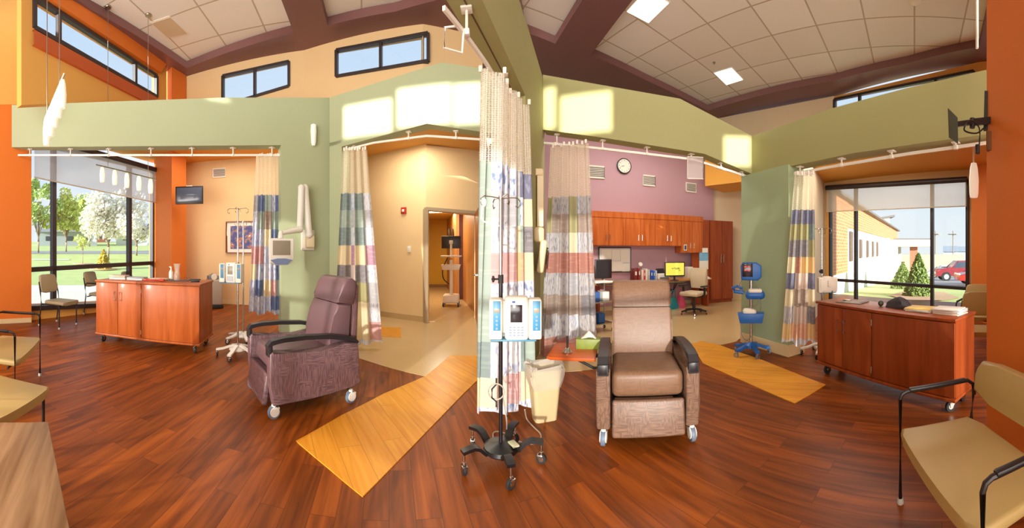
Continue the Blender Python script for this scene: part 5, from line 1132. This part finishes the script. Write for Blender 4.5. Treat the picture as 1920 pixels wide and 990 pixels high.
# desk
fr = [pl(1112, 7.75), pl(1180, 8.2), pl(1222, 8.6), pl(1290, 9.15), pl(1334, 9.55)]; bk_ = [wpt(1334, .02).lerp(pl(1334, 9.9), .9), wpt(1290, .01), wpt(1200, .01), wpt(1095, .01)]
bk_[0] = pl(1330, 9.85)
t = thing('work_desk', 'long honey brown worktop along the mauve wall under the cherry cabinets', 'desk', (fr[0].x, fr[0].y, 0)); o = fr[0]
g = G(); g.prism([tuple(v-o) for v in fr+bk_], .72, .76, 'z', .006); obj('worktop', g, wood('desk_laminate', (196, 136, 78), (214, 158, 98), 'X', 1, .35), t)
for x, off in ((1120, .35), (1236, .3), (1318, .1)):
    v = wpt(x, off)-o if x < 1300 else pl(1322, 9.6)-o; g = G(); g.box((v.x, v.y, .36), (.05, .30, .72)); obj('leg', g, CHT, t)
ZD = .76
def D(x, y): d_ = (EYE-ZD)*F/(y-HY); p = pl(x, d_); return Vector((p.x, p.y, ZD))
def Dw(x, off): p = wpt(x, off); return Vector((p.x, p.y, ZD))
# wall items: clock, vents
p = wpt(1170, .03); d_ = dline(1170, PW0, PW1); z = EYE+(HY-312)*d_/F
t = thing('wall_clock', 'round white wall clock with a black rim on the mauve wall', 'clock', (p.x, p.y, z), rzP); t.scale = (1.18, 1, 1.18)
RX = Matrix.Rotation(pi/2, 3, 'X')
g = G(); g.lathe([(.15, -.02), (.165, -.02), (.168, .02), (.15, .03), (.145, .02)], n=32, M=RX); obj('rim', g, BLACK, t)
g = G(); g.lathe([(.148, .018), (.148, .024), (.01, .0245)], n=32, M=RX); obj('dial', g, LBL, t)
for k in range(1, 13):
    a_ = pi/2-k*pi/6; fc = bpy.data.curves.new('numeral', 'FONT'); fc.body = str(k); fc.size = .042; fc.align_x = 'CENTER'; fc.align_y = 'CENTER'; fc.extrude = .001
    ft = bpy.data.objects.new('numeral_tmp', fc); COL.objects.link(ft); fm_ = bpy.data.meshes.new_from_object(ft); bpy.data.objects.remove(ft); fo = bpy.data.objects.new('numeral', fm_); COL.objects.link(fo); fo.parent = t; fo.location = (.118*cos(a_), -.0265, .118*sin(a_)); fo.rotation_euler = (pi/2, 0, 0); fm_.materials.clear(); fm_.materials.append(BLACK)
for nm, a_, l_ in (('hour_hand', radians(185), .07), ('minute_hand', radians(196), .10)):
    g = G(); g.tube([(0, -.029, 0), (l_*cos(a_), -.029, l_*sin(a_))], 0, sq=(.008, .003)); obj(nm, g, BLACK, t)
for x, y, w_, lab in ((1119, 323, .40, 'white framed air vent on the mauve wall left of the clock'), (1217, 339, .36, 'white framed air vent on the mauve wall right of the clock'), (1296, 352, .34, 'white framed air vent on the mauve wall below the hanging mesh panel')):
    p = wpt(x, .02); z = EYE+(HY-y)*dline(x, PW0, PW1)/F; grille('wall_vent', lab, (p.x, p.y, z), rzP, w_, w_*.72, TRK, mat('vent_dark', (130, 124, 124), .5, var=0))
# pinned board with papers
a_, b_ = wpt(1122, .03), wpt(1183, .03); c_ = (a_+b_)/2; w_ = (b_-a_).length; z0 = EYE-(512-HY)*8.6/F; z1 = EYE+(HY-463)*8.6/F
t = thing('notice_board', 'black framed notice board full of white papers behind the desk', 'notice board', (c_.x, c_.y, (z0+z1)/2), rzP); h_ = z1-z0
g = G(); g.rbox((0, 0, 0), (w_, .03, h_), .005); obj('frame', g, BLACK, t); g = G(); g.box((0, -.017, 0), (w_-.05, .006, h_-.05)); obj('board', g, mat('board_white', (214, 214, 216), .5), t)
for k, (u, v, pw, ph) in enumerate([(-.24, .06, .26, .42), (.02, .12, .22, .28), (.26, .10, .24, .34), (.05, -.16, .3, .24), (.28, -.2, .2, .2)]):
    x = c_.x+dP.x*u-nP.x*-.024; y = c_.y+dP.y*u+nP.y*.024; g = G(); g.box((0, 0, 0), (pw, .004, ph))
    tag(obj('pinned_paper', g, LBL, None, (c_.x+dP.x*u+nP.x*(.024+.004*k), c_.y+dP.y*u+nP.y*(.024+.004*k), (z0+z1)/2+v), rzP), 'white sheet pinned at the %s of the notice board' % ['left', 'top middle', 'top right', 'bottom middle', 'bottom right'][k], 'paper', 'sheets pinned on the notice board')
def monitor(label, p, rz, w, h, sm, base=.08):
    t = thing('computer_monitor', label, 'computer monitor', p, rz)
    g = G(); g.rbox((0, 0, base+h/2), (w, .045, h), .01); obj('housing', g, BLACK, t); g = G(); g.box((0, -.024, base+h/2+.005), (w-.05, .004, h-.055)); sc = obj('screen', g, sm, t)
    g = G(); g.lathe([(.11, 0), (.12, .01), (.05, .02), (.025, .03), (.025, base+.05)], (0, .02, 0), 18); obj('stand', g, BLACK, t); return t, sc
LIME = mat('lime_screen', (206, 204, 84), .3, var=0, emit=.6)
monitor('black computer monitor with a dark screen on the left part of the desk', D(1131, 533), .15, .40, .42, SCR, .13)
p = D(1265, 526); mt, sc = monitor('computer monitor showing a yellow green screen on the desk', p, -.15, .52, .36, LIME, .10)
for k, (u, v, w_) in enumerate([(-.06, .02, .05), (.0, .03, .05), (.07, .03, .08), (.04, .005, .06), (.10, .01, .05), (.12, -.03, .04)]): g = G(); g.box((u, -.029, .28+v), (w_, .003, .012)); obj('screen_text', g, mat('scr_dark_text', (90, 90, 40), .4, var=0), mt)
p = D(1268, 531); g = G(); g.rbox((0, 0, .012), (.44, .15, .022), .006); tag(obj('keyboard', g, BLACK, None, p, -.1), 'black keyboard under the yellow green monitor', 'keyboard')
p = D(1136, 534); g = G(); g.rbox((0, 0, .012), (.40, .14, .022), .006); tag(obj('keyboard', g, BLACK, None, p, .1), 'black keyboard at the left end of the desk', 'keyboard')
# books / binders
BK = [(1188.5, 7, .30, (120, 40, 44), 'burgundy ring binder, widest of the upright row on the desk'), (1195, 4, .31, (150, 52, 50), 'dark red binder beside the widest binder on the desk'), (1201, 4, .26, (226, 214, 204), 'white book right of the dark red binder'), (1204.6, 2.6, .25, (200, 60, 60), 'slim red book between white books on the desk'), (1208.5, 4, .29, (232, 228, 222), 'tall white binder in the middle of the upright row'), (1213, 3.4, .27, (196, 190, 186), 'grey white binder left of the blue books'), (1218, 4.2, .25, (40, 92, 190), 'bright blue book in the upright row on the desk'), (1222.6, 3, .24, (60, 120, 210), 'light blue slim book right of the bright blue one'), (1226.4, 3, .24, (206, 210, 224), 'pale slim book at the right end of the upright row')]
for x, w_, h_, c, lab in BK:
    p = Dw(x, .36); wm = w_*9/F
    t = thing('book', lab, 'book', p, rzP, 'upright books and binders on the desk'); g = G(); g.rbox((0, 0, h_/2), (wm*.92, .24, h_), .004); obj('cover', g, mat('book_%d' % x, c, .5, var=0), t); g = G(); g.box((0, -.121, h_*.62), (wm*.5, .002, h_*.3)); obj('spine_label', g, LBL, t)
t = thing('printer', 'small white printer on the desk between the books and the green screen', 'printer', Dw(1240, .36), rzP); g = G(); g.rbox((0, 0, .08), (.34, .3, .15), .03, 3); obj('housing', g, LBL, t); g = G(); g.rbox((0, -.13, .05), (.26, .09, .03), .005); obj('paper_slot', g, mat('slot_grey', (90, 90, 94), .5, var=0), t); g = G(); g.rbox((0, .06, .2), (.24, .02, .16), .004, e=(-.3, 0, 0)); obj('feed_tray', g, BLACK, t)
t = thing('desk_fan', 'small white clip lamp above the upright binders', 'lamp', Dw(1198, .12), rzP); g = G(); g.cyl((0, 0, 0), (0, 0, .38), .01); g.lathe([(.05, 0), (.05, .01)], n=14); obj('stem', g, LBL, t); g = G(); g.lathe([(.03, 0), (.06, .06), (.05, .08)], (0, -.03, .37), 16, Matrix.Rotation(1.2, 3, 'X')); obj('lamp_head', g, LBL, t); t.name = 'desk_lamp'
t = thing('file_box', 'white file box with papers on the desk right of the green screen', 'file box', Dw(1291, .34), rzP); g = G(); g.rbox((0, 0, .14), (.2, .26, .28), .006); obj('box', g, mat('file_cream', (226, 216, 196), .6), t); g = G(); g.rbox((0, .0, .29), (.15, .2, .03), .002); obj('papers', g, LBL, t)
t = thing('drink_cup', 'red drink cup standing at the right end of the desk', 'cup', D(1302, 523.5), 0); g = G(); g.lathe([(.045, 0), (.06, .2), (.055, .2)], n=20); obj('cup_body', g, mat('cup_red', (196, 40, 34), .4, var=0), t); g = G(); g.lathe([(.062, .2), (.062, .215), (.04, .225)], n=20); obj('lid', g, LBL, t)
t = thing('small_bottle', 'small green bottle beside the red cup on the desk', 'bottle', D(1308.5, 524), 0); g = G(); g.lathe([(.028, 0), (.03, .1), (.012, .13)], n=14); obj('bottle_body', g, mat('bottle_green', (120, 176, 120), .3, var=0), t); g = G(); g.cyl((0, 0, .13), (0, 0, .16), .014); obj('cap', g, LBL, t)
g = G(); crumple(g, .19, .11, .09, seed=5); tag(obj('white_towel', g, LBL, None, D(1321, 523), rzP), 'crumpled white towel at the right end of the desk', 'towel')
g = G(); g.rbox((0, 0, .01), (.36, .26, .02), .004); g.rbox((0, .1, .03), (.36, .02, .06), .004); tag(obj('paper_pile', g, LBL, None, D(1163, 531), .3), 'pile of white paper on the left part of the desk', 'papers')
g = G(); g.rbox((0, 0, .006), (.34, .24, .012), .003); tag(obj('open_folder', g, mat('folder_green', (176, 196, 160), .5, var=.1), None, D(1236, 527.5), .5), 'open pale folder on the desk in front of the printer', 'folder')
p = pl(1319, 9.83-.01); t = thing('wall_calendar', 'paper calendar with a blue picture on the dark cherry end panel', 'calendar', (p.x, p.y, EYE-(489-HY)*9.8/F), atan2(dv_.y, dv_.x)); 
g = G(); g.box((0, -.02, .12), (.27, .006, .24)); obj('picture', g, mat('calendar_blue', (120, 180, 214), .5, var=.3, scale=9), t); g = G(); g.box((0, -.02, -.12), (.27, .006, .24)); obj('month_page', g, LBL, t)
p = pl(1322, 9.83-.03); g = G(); g.box((0, 0, 0), (.17, .006, .13)); tag(obj('posted_note', g, LBL, None, (p.x, p.y, EYE+(HY-470)*9.8/F+.01), atan2(dv_.y, dv_.x)), 'white note above the calendar on the end panel', 'paper')
p = wpt(1285, .375); t = thing('small_photo', 'small white bordered photo stuck on the hanging cabinet door', 'photo', (p.x, p.y, EYE+(HY-464)*9.2/F), rzP); g = G(); g.box((0, 0, 0), (.1, .005, .16)); obj('border', g, LBL, t); g = G(); g.box((0, -.004, 0), (.065, .003, .11)); obj('print', g, mat('photo_dark', (70, 80, 100), .5, var=.4, scale=20), t)
p = wpt(1248, .012); t = thing('wall_outlet', 'outlet plate with black plugs on the mauve wall under the desk', 'outlet', (p.x, p.y, EYE-(538-HY)*9.5/F), rzP); g = G(); g.rbox((0, 0, 0), (.13, .012, .13), .003); obj('plate', g, LBL, t); g = G(); g.rbox((.0, -.02, 0), (.06, .04, .07), .01); obj('plug', g, BLACK, t)
for k in range(3):
    q = wpt(1254, .03); e_ = wpt(1266+3*k, .25); g = G(); g.tube(smooth([Vector((q.x, q.y, .5)), Vector(((q.x+e_.x)/2, (q.y+e_.y)/2, .34+.05*k)), Vector((e_.x, e_.y, .72))]), .009, 6); tag(obj('hanging_cable', g, BLACK), 'black cords hanging under the desk beside the outlet', 'cable', 'cords under the desk')
p = FL(1243, 580); t = thing('waste_basket', 'white waste basket with a liner under the desk', 'trash can', p, .3); g = G(); R_ = rect_lathe(g, [(.12, .1, .04, 0, 0), (.16, .13, .04, .40, 0), (.15, .12, .04, .40, 0), (.11, .09, .03, .02, 0)]); g.b.faces.new(R_[0][::-1]); g.b.faces.new(R_[-1]); obj('bin', g, LBL, t); g = G(); rect_lathe(g, [(.15, .12, .04, .30, .006), (.17, .14, .04, .38, .01), (.17, .14, .04, .45, .014), (.13, .1, .03, .42, .01)]); obj('liner', g, bpy.data.materials['clear_liner'], t)
def bag(label, p, c, seed, w=.2, h=.3):
    t = thing('tote_bag', label, 'bag', p, .2); g = G(); crumple(g, w, w*.6, h, seed=seed); obj('bag_body', g, c, t); g = G(); g.tube(smooth([Vector((-.08, 0, h*.8)), Vector((-.06, -.02, h+.12)), Vector((.06, -.02, h+.14)), Vector((.08, 0, h*.8))]), .012, 6); obj('handle', g, c, t)
bag('teal bag on the floor under the desk, left of the pink bag', FL(1261, 579), mat('teal_cloth', (22, 132, 140), .6, var=.1), 2, .17, .32)
bag('pink patterned bag on the floor under the desk, right of the teal bag', FL(1276, 577), mat('pink_cloth', (214, 76, 112), .6, var=.3, scale=30), 6, .17, .34)
# office chair
p = FL(1301, 589); t = thing('office_chair', 'beige office chair with black arms and five star base at the desk', 'office chair', p, radians(-62)); OC = mat('office_beige', (206, 188, 158), .6, var=.04)
for k in range(5):
    a_ = 2*pi*k/5+.3; ca, sa = cos(a_), sin(a_); g = G(); g.tube([(.03*ca, .03*sa, .12), (.16*ca, .16*sa, .11), (.31*ca, .31*sa, .075)], 0, sq=(.045, .03)); leg = obj('leg', g, BLACK, t); caster(leg, .31*ca, .31*sa, .03, RUB, CHROME, a_)
g = G(); g.cyl((0, 0, .1), (0, 0, .42), .028); g.cyl((0, 0, .1), (0, 0, .26), .04); g.rbox((0, .02, .42), (.22, .26, .05), .01); obj('gas_column', g, BLACK, t)
g = G(); g.rbox((0, -.02, .49), (.50, .48, .095), .042, 4); obj('seat', g, OC, t)
g = G(); g.prism([(.20, .60), (.16, .78), (.17, .92), (.22, 1.08), (.28, 1.08), (.26, .9), (.25, .76), (.27, .60)], -.22, .22, 'x', .03, 3); obj('backrest', g, OC, t)
g = G(); g.tube([(0, .05, .42), (0, .27, .44), (0, .30, .62), (0, .27, .85)], 0, sq=(.07, .02)); obj('back_bar', g, BLACK, t)
for s in (-1, 1): g = G(); g.tube([(s*.12, 0, .42), (s*.29, 0, .46), (s*.30, 0, .64)], 0, sq=(.03, .05)); g.rbox((s*.30, -.02, .67), (.08, .27, .035), .014); obj('armrest', g, BLACK, t)
# chrome supply cart half hidden behind the curtain
p = pl(1124, 6.6); t = thing('supply_cart', 'chrome wire supply cart between the rust curtain and the taupe recliner', 'cart', (p.x, p.y, 0), .3)
for x in (-.2, .2):
    for y in (-.15, .15): g = G(); g.cyl((x, y, .06), (x, y, .95), .012); obj('post', g, CHROME, t); caster(t, x, y, .035, RUB, CHROME)
for z in (.15, .55, .92): g = G(); g.rbox((0, 0, z), (.42, .32, .025), .006); obj('shelf', g, LBL if z > .9 else CHROME, t)
for k, (x, c, z) in enumerate(((-.1, (60, 96, 160), .56), (.08, (220, 220, 214), .56), (0, (40, 90, 150), .16))): g = G(); g.rbox((0, 0, .085), (.14, .2, .17), .006); tag(obj('supply_box', g, mat('sbox_%d' % k, c, .5, var=0), None, (p.x+x, p.y+.02, z+.005), .3), ['blue box on the middle shelf of the chrome cart', 'white box on the middle shelf of the chrome cart', 'dark blue box on the bottom shelf of the chrome cart'][k], 'box')
# ================================================================ OUTSIDE
GRASS = mat('lawn_grass', (196, 206, 130), .9, var=.18, scale=.9); CONC = mat('pale_concrete', (232, 224, 208), .85, var=.04, scale=2); ASPH = mat('asphalt', (160, 158, 160), .9, var=.05, scale=1); MULCH = mat('mulch', (214, 172, 132), .95, var=.2, scale=8)
def polar(x, d, z): p = pl(x, d); return Vector((p.x, p.y, z))
def gl(d): return -.12 if d < 15 else -.12+(d-15)*.050
def strip_l(name, d0, d1, m, dz=0, x0=-160, x1=330, n=14):
    g = G(); ds = [d0+(d1-d0)*k/6 for k in range(7)]; g.grid([[polar(x0+(x1-x0)*k/n, d, gl(d)+dz) for k in range(n+1)] for d in ds]); return struct(name, g, m)
def strip_between(name, ds, m, dz): pass
strip_l('ground_walkway', 8.6, 16, CONC); strip_l('ground_lawn', 16, 95, GRASS); strip_l('ground_road', 40, 46, ASPH, .03); strip_l('ground_drive', 30.5, 31.6, CONC, .03, 60, 130)
LEAFY = mat('leaf_yellow_green', (206, 214, 110), .8, var=.3, scale=3); BLOSS = mat('white_blossom', (246, 240, 226), .8, var=.12, scale=3); LEAFG = mat('leaf_green', (186, 204, 124), .8, var=.3, scale=3); CONI = mat('golden_conifer', (214, 190, 84), .8, var=.25, scale=6)
SPRU = mat('spruce_green', (134, 152, 82), .85, var=.3, scale=6); BARK = mat('bark', (150, 130, 108), .9, var=.15, scale=8)
def tree(name, label, p, hT, rc, hc, m, n=1500, leaf=.16, cone=False, group=None, trunk=.12, seed=0):
    """hT = height of the crown's underside; rc = crown radius, hc = crown height"""
    rnd = random.Random(seed+int(abs(p.x)*10)); t = thing(name, label, 'tree' if not cone else 'shrub', p, 0, group)
    g = G()
    if hT > 0:
        g.tube([(0, 0, -.1), (.03, 0, hT*.6), (0, .02, hT), (0, 0, hT+hc*.5)], trunk, 7)
        for k in range(7):
            a = 2*pi*k/7+rnd.random(); g.tube([(0, 0, hT*.8), (rc*.35*cos(a), rc*.35*sin(a), hT+hc*.3), (rc*.7*cos(a), rc*.7*sin(a), hT+hc*(.35+.3*rnd.random()))], trunk*.4, 5)
    else: g.tube([(0, 0, -.05), (0, 0, hc*.7)], .04, 6)
    obj('trunk', g, BARK, t)
    g = G(); blobs = []
    if not cone: blobs = [(rnd.gauss(0, .42)*rc, rnd.gauss(0, .42)*rc, hT+hc*(.15+.7*rnd.random()), rc*(.22+.2*rnd.random())) for _ in range(26)]
    for i in range(n):
        if cone:
            z = hc*rnd.random()**1.3; r = rc*(1-z/hc)**.8*(.65+.35*rnd.random()); a = rnd.uniform(0, 2*pi); c = Vector((r*cos(a), r*sin(a), z+.03))
        else:
            b = rnd.choice(blobs); v = Vector((rnd.gauss(0, 1), rnd.gauss(0, 1), rnd.gauss(0, 1))).normalized()*b[3]*(.6+.4*rnd.random()); c = Vector(b[:3])+v
        s = leaf*(.6+.8*rnd.random()); u = Vector((rnd.gauss(0, 1), rnd.gauss(0, 1), rnd.gauss(0, 1))).normalized(); w = u.orthogonal().normalized()
        x_ = u.cross(w)
        g.b.faces.new([g.b.verts.new(c+w*s*a_+x_*s*.6*b_) for a_, b_ in ((-1, 0), (0, -1), (1, 0), (0, 1))])
    obj('foliage', g, m, t, ang=5); return t
def TP(x, d): return polar(x, d, gl(d))
tree('blossom_tree', 'largest white blossoming tree, in the middle of the left window', TP(203, 31), 1.9, 3.1, 4.2, BLOSS, 5200, .17)
tree('blossom_tree', 'white blossoming tree at the right end of the left window', TP(256, 37), 1.6, 2.4, 3.6, BLOSS, 2600, .19)
tree('green_tree', 'tall loose light green tree at the left end of the left window', TP(72, 42), 2.2, 2.4, 7.0, LEAFG, 2600, .22)
tree('green_tree', 'yellow green tree just right of the first upright of the left window', TP(124, 44), 2.0, 2.0, 6.0, LEAFY, 2300, .22)
tree('young_tree', 'thin young tree on the lawn left of the big blossoming tree', TP(155, 27), 1.2, .65, 1.1, LEAFY, 420, .07, trunk=.03)
tree('conifer_shrub', 'golden conical shrub on the lawn in front of the big blossoming tree', TP(194, 23), 0, .55, 1.25, CONI, 1700, .07, cone=True)
tree('green_tree', 'hazy green tree behind the houses at the middle of the left window', TP(168, 62), 2.5, 5, 7, LEAFG, 1600, .4)
for x, d, r in ((156, 27, .8), (194, 23, .9)):
    p = TP(x, d); g = G(); g.prism([(p.x+r*cos(2*pi*k/20), p.y+r*sin(2*pi*k/20)) for k in range(20)], p.z+.0, p.z+.05, 'z'); tag(obj('mulch_bed', g, MULCH), 'round mulch bed under the %s' % ('young tree' if x == 156 else 'golden conical shrub'), 'mulch bed')
def house(label, x, d, w, h, wc, rc_, az=0):
    p = TP(x, d); t = thing('house', label, 'house', p, -(x-CX)/F+az); W_ = mat('hw_%d' % x, wc, .8, var=0)
    g = G(); g.box((0, 0, h/2-.3), (w, w*.6, h+.6)); obj('walls', g, W_, t)
    g = G(); g.prism([(-w*.36, h), (0, h+w*.18), (w*.36, h)], -w*.53, w*.53, 'x'); obj('roof', g, mat('hr_%d' % x, rc_, .8, var=0), t)
    for k in (-.3, .05, .32): g = G(); g.rbox((w*k, -w*.3-.02, h*.5), (w*.12, .06, h*.35), 0); obj('window', g, mat('house_window', (70, 76, 84), .3, var=0), t)
house('low grey house across the road beyond the left window', 126, 68, 11, 2.4, (176, 180, 186), (150, 150, 152))
house('brown house across the road behind the young tree', 165, 92, 9, 2.8, (150, 92, 74), (128, 104, 96))
house('white house across the road at the right end of the left window', 262, 70, 9, 2.6, (228, 226, 224), (188, 190, 196))
# ---- right side
def gr(d): return -.12 if d < 11 else -.12-(d-11)*.052
g = G(); ds = [8.2, 11, 15, 22, 30, 44, 70, 110]; g.grid([[polar(1480+30*k, d, gr(d)) for k in range(17)] for d in ds]); struct('ground_grass', g, GRASS)
def rpoly(name, pts, m, dz): g = G(); g.poly([polar(x, d, gr(d)+dz) for x, d in pts]); return struct(name, g, m)
rpoly('ground_parking', [(1735, 23.5), (1900, 19), (1900, 44), (1735, 44)], ASPH, .05); rpoly('ground_parking', [(1690, 44), (1900, 44), (1900, 109), (1690, 109)], ASPH, .06)
rpoly('ground_mulch', [(1668, 13.6), (1700, 11.7), (1770, 11.4), (1800, 12.6), (1770, 15.5), (1700, 16.5)], MULCH, .03)
BRICK = bpy.data.materials.new('orange_brick'); BRICK.use_nodes = True; t_ = BRICK.node_tree; b_ = t_.nodes['Principled BSDF']; br = N(t_, 'ShaderNodeTexBrick'); co = N(t_, 'ShaderNodeTexCoord'); mp = N(t_, 'ShaderNodeMapping'); mp.inputs['Rotation'].default_value = (pi/2, 0, 0)
br.inputs['Scale'].default_value = 1; br.inputs['Brick Width'].default_value = .4; br.inputs['Row Height'].default_value = .13; br.inputs['Mortar Size'].default_value = .012
br.inputs['Color1'].default_value = (*lin((204, 112, 66)), 1); br.inputs['Color2'].default_value = (*lin((216, 126, 78)), 1); br.inputs['Mortar'].default_value = (*lin((226, 170, 126)), 1)
t_.links.new(co.outputs['Object'], mp.inputs[0]); t_.links.new(mp.outputs[0], br.inputs[0]); t_.links.new(br.outputs[0], b_.inputs['Base Color'])
# brick wing running away to the right
b0, b1 = pl(1545, 12.6), pl(1682, 40); bd = (b1-b0); Lb = bd.length; rzb = atan2(bd.y, bd.x); dz0 = gr(14)
t = thing('brick_building', 'long brick and white building wing outside the right window', 'building', (b0.x, b0.y, -1.9), rzb)
sgn = 1  # body lies to the left of the direction of travel
H0 = 1.9
g = G(); g.bb((0, 0, 0), (Lb, 6, H0+3.35)); obj('white_walls', g, mat('outside_white', (240, 232, 222), .85), t)
g = G(); g.bb((-.0, -.12, H0+.55), (Lb*.115, 6, H0+3.7)); obj('brick_bay', g, BRICK, t)
g = G(); g.bb((Lb*.115, -.06, H0+2.55), (Lb, 6, H0+3.7)); obj('brick_band', g, BRICK, t)
g = G(); g.bb((-.1, -.35, H0+3.7), (Lb+.2, 6, H0+3.82)); obj('roof_edge', g, mat('roof_dark_edge', (110, 104, 98), .7), t)
for u, w_, z0_, z1_ in ((.14, .5, 1.0, 2.4), (.225, .45, 1.1, 2.1), (.30, .45, 1.1, 2.1), (.37, .45, 1.1, 2.1), (.44, .45, 1.1, 2.1)):
    g = G(); g.bb((Lb*u, -.10, H0+z0_), (Lb*u+w_, .05, H0+z1_)); obj('window', g, mat('outside_window', (92, 72, 60), .3, var=0), t)
for u in (.62, .86): g = G(); g.bb((Lb*u, -.25, H0-1.0), (Lb*u+1.6, .05, H0+2.1)); obj('entrance', g, mat('entrance_dark', (84, 66, 60), .3, var=0), t)
for u in (.57, .72, .82, .97): g = G(); g.bb((Lb*u, -.5, H0-1.4), (Lb*u+.5, .0, H0+2.5)); obj('pilaster', g, mat('outside_white', (240, 232, 222)), t)
p = pl(1656, 38); t = thing('entrance_tower', 'cream curved roof tower rising above the brick wing', 'building', (p.x, p.y, 0), -.9); g = G(); g.box((0, 0, 2), (1.2, 1.2, 6)); obj('walls', g, mat('tower_cream', (222, 204, 168), .8), t); g = G(); g.prism([(-1.1, 4.7), (1.1, 5.1), (1.1, 5.3), (-1.1, 4.9)], -.9, .9, 'y'); obj('roof', g, mat('roof_dark_edge', (110, 104, 98)), t)
p = pl(1706, 37); t = thing('entrance_canopy', 'flat roofed cream entrance canopy on a brick pillar beyond the right window', 'canopy', (p.x, p.y, gr(37)), -1.14)
g = G(); g.rbox((0, 0, 3.75), (4.4, 3.0, .75), .02); obj('roof_slab', g, mat('canopy_cream', (214, 202, 178), .7), t); g = G(); g.rbox((0, 0, 4.16), (4.5, 3.1, .08), 0); obj('roof_edge', g, mat('roof_dark_edge', (110, 104, 98)), t)
g = G(); g.box((.4, 0, 1.7), (.8, .8, 3.4)); obj('brick_pillar', g, mat('pillar_brick', (176, 112, 84), .8), t); g = G(); g.box((-1.7, 0, 1.7), (.5, .5, 3.4)); obj('pillar', g, mat('canopy_cream', (214, 202, 178)), t)
p = pl(1716, 52); t = thing('tan_building', 'low tan building behind the entrance canopy', 'building', (p.x, p.y, gr(52)), -1.14); g = G(); g.box((0, 0, 1.6), (14, 4, 3.2)); obj('walls', g, mat('tan_block', (206, 184, 146), .8), t); g = G(); g.box((-3, -2.02, 1.5), (3, .1, 1.4)); obj('window', g, mat('outside_window', (92, 72, 60)), t)
for x, lab in ((1782, 'grey house far beyond the parking lot, left one'), (1806, 'pale house far beyond the parking lot, right one')):
    p = pl(x, 95 if x < 1790 else 108); t = thing('house', lab, 'house', (p.x, p.y, -2.2), -(x-CX)/F); g = G(); g.box((0, 0, 1.5), (3.6, 5, 4)); obj('walls', g, mat('far_house', (206, 208, 212), .8), t); g = G(); g.prism([(-3, 3.4), (0, 5), (3, 3.4)], -2.0, 2.0, 'x'); obj('roof', g, mat('far_roof', (150, 156, 166), .8), t)
for x in (1754, 1787):
    p = pl(x, 80); t = thing('utility_pole', 'thin utility pole beyond the parking lot, %s one' % ('left' if x < 1770 else 'right'), 'utility pole', (p.x, p.y, -3)); g = G(); g.cyl((0, 0, 0), (0, 0, 9), .12); obj('pole', g, BARK, t); g = G(); g.box((0, 0, 8.2), (1.6, 2.0, .14)); obj('cross_arm', g, BARK, t)
tree('spruce_shrub', 'larger green spruce on the mulch bed outside the right window', polar(1722, 13.6, gr(13.6)), 0, .62, 1.62, SPRU, 3400, .055, cone=True)
tree('spruce_shrub', 'smaller green spruce closer to the brick wing outside the right window', polar(1693, 19, gr(19)), 0, .72, 1.35, SPRU, 2200, .06, cone=True)
def car(label, x, d, c, kind, az, s=1.0):
    p = polar(x, d, gr(d)+.06); t = thing('pickup_truck' if kind == 't' else 'car', label, 'truck' if kind == 't' else 'car', p, az); t.scale = (s, s, s); P_ = mat('carpaint_%d' % x, c, .25, var=0, coat=.6)
    if kind == 't': prof = [(-2.7, .45), (-2.75, .95), (-2.6, 1.12), (-1.35, 1.18), (-.75, 1.82), (.75, 1.84), (.95, 1.2), (2.7, 1.2), (2.75, .5)]
    else: prof = [(-2.2, .35), (-2.25, .75), (-1.3, .92), (-.6, 1.4), (.8, 1.42), (1.5, .98), (2.2, .92), (2.25, .4)]
    g = G(); g.prism(prof, -.9, .9, 'y', .06); obj('car_body', g, P_, t)
    wn = [(-1.2, 1.2), (-.72, 1.72), (.65, 1.74), (.82, 1.22)] if kind == 't' else [(-1.1, .95), (-.55, 1.32), (.75, 1.34), (1.25, 1.0)]
    g = G(); g.prism(wn, -.92, .92, 'y'); obj('side_windows', g, mat('car_glass', (70, 80, 92), .1, var=0), t)
    for wx in ((-1.8, 1.75) if kind == 't' else (-1.4, 1.35)):
        for wy in (-.82, .82):
            r = .42 if kind == 't' else .33; g = G(); g.lathe([(r*.6, -.12), (r, -.12), (r, .12), (r*.6, .12)], (wx, wy, r), 18, RX); w = obj('wheel', g, RUB, t); g = G(); g.lathe([(r*.55, -.13), (r*.55, .13)], (wx, wy, r), 14, RX); obj('hub_cap', g, GREYP, w)
    g = G(); g.rbox((-2.2 if kind != 't' else -2.72, 0, .75), (.08, 1.4, .2), .02); obj('headlights', g, LBL, t)
car('dark red pickup truck parked outside the right window', 1806, 31, (142, 50, 56), 't', radians(-58), .95)
car('bright red car in front of the pickup at the right edge of the right window', 1850, 23, (206, 44, 40), 'c', radians(-58), .9)
car('silver car parked left behind the red pickup', 1772, 42, (186, 196, 206), 'c', radians(-60)); car('blue grey car parked beyond the silver one', 1783, 52, (110, 130, 156), 'c', radians(-60))
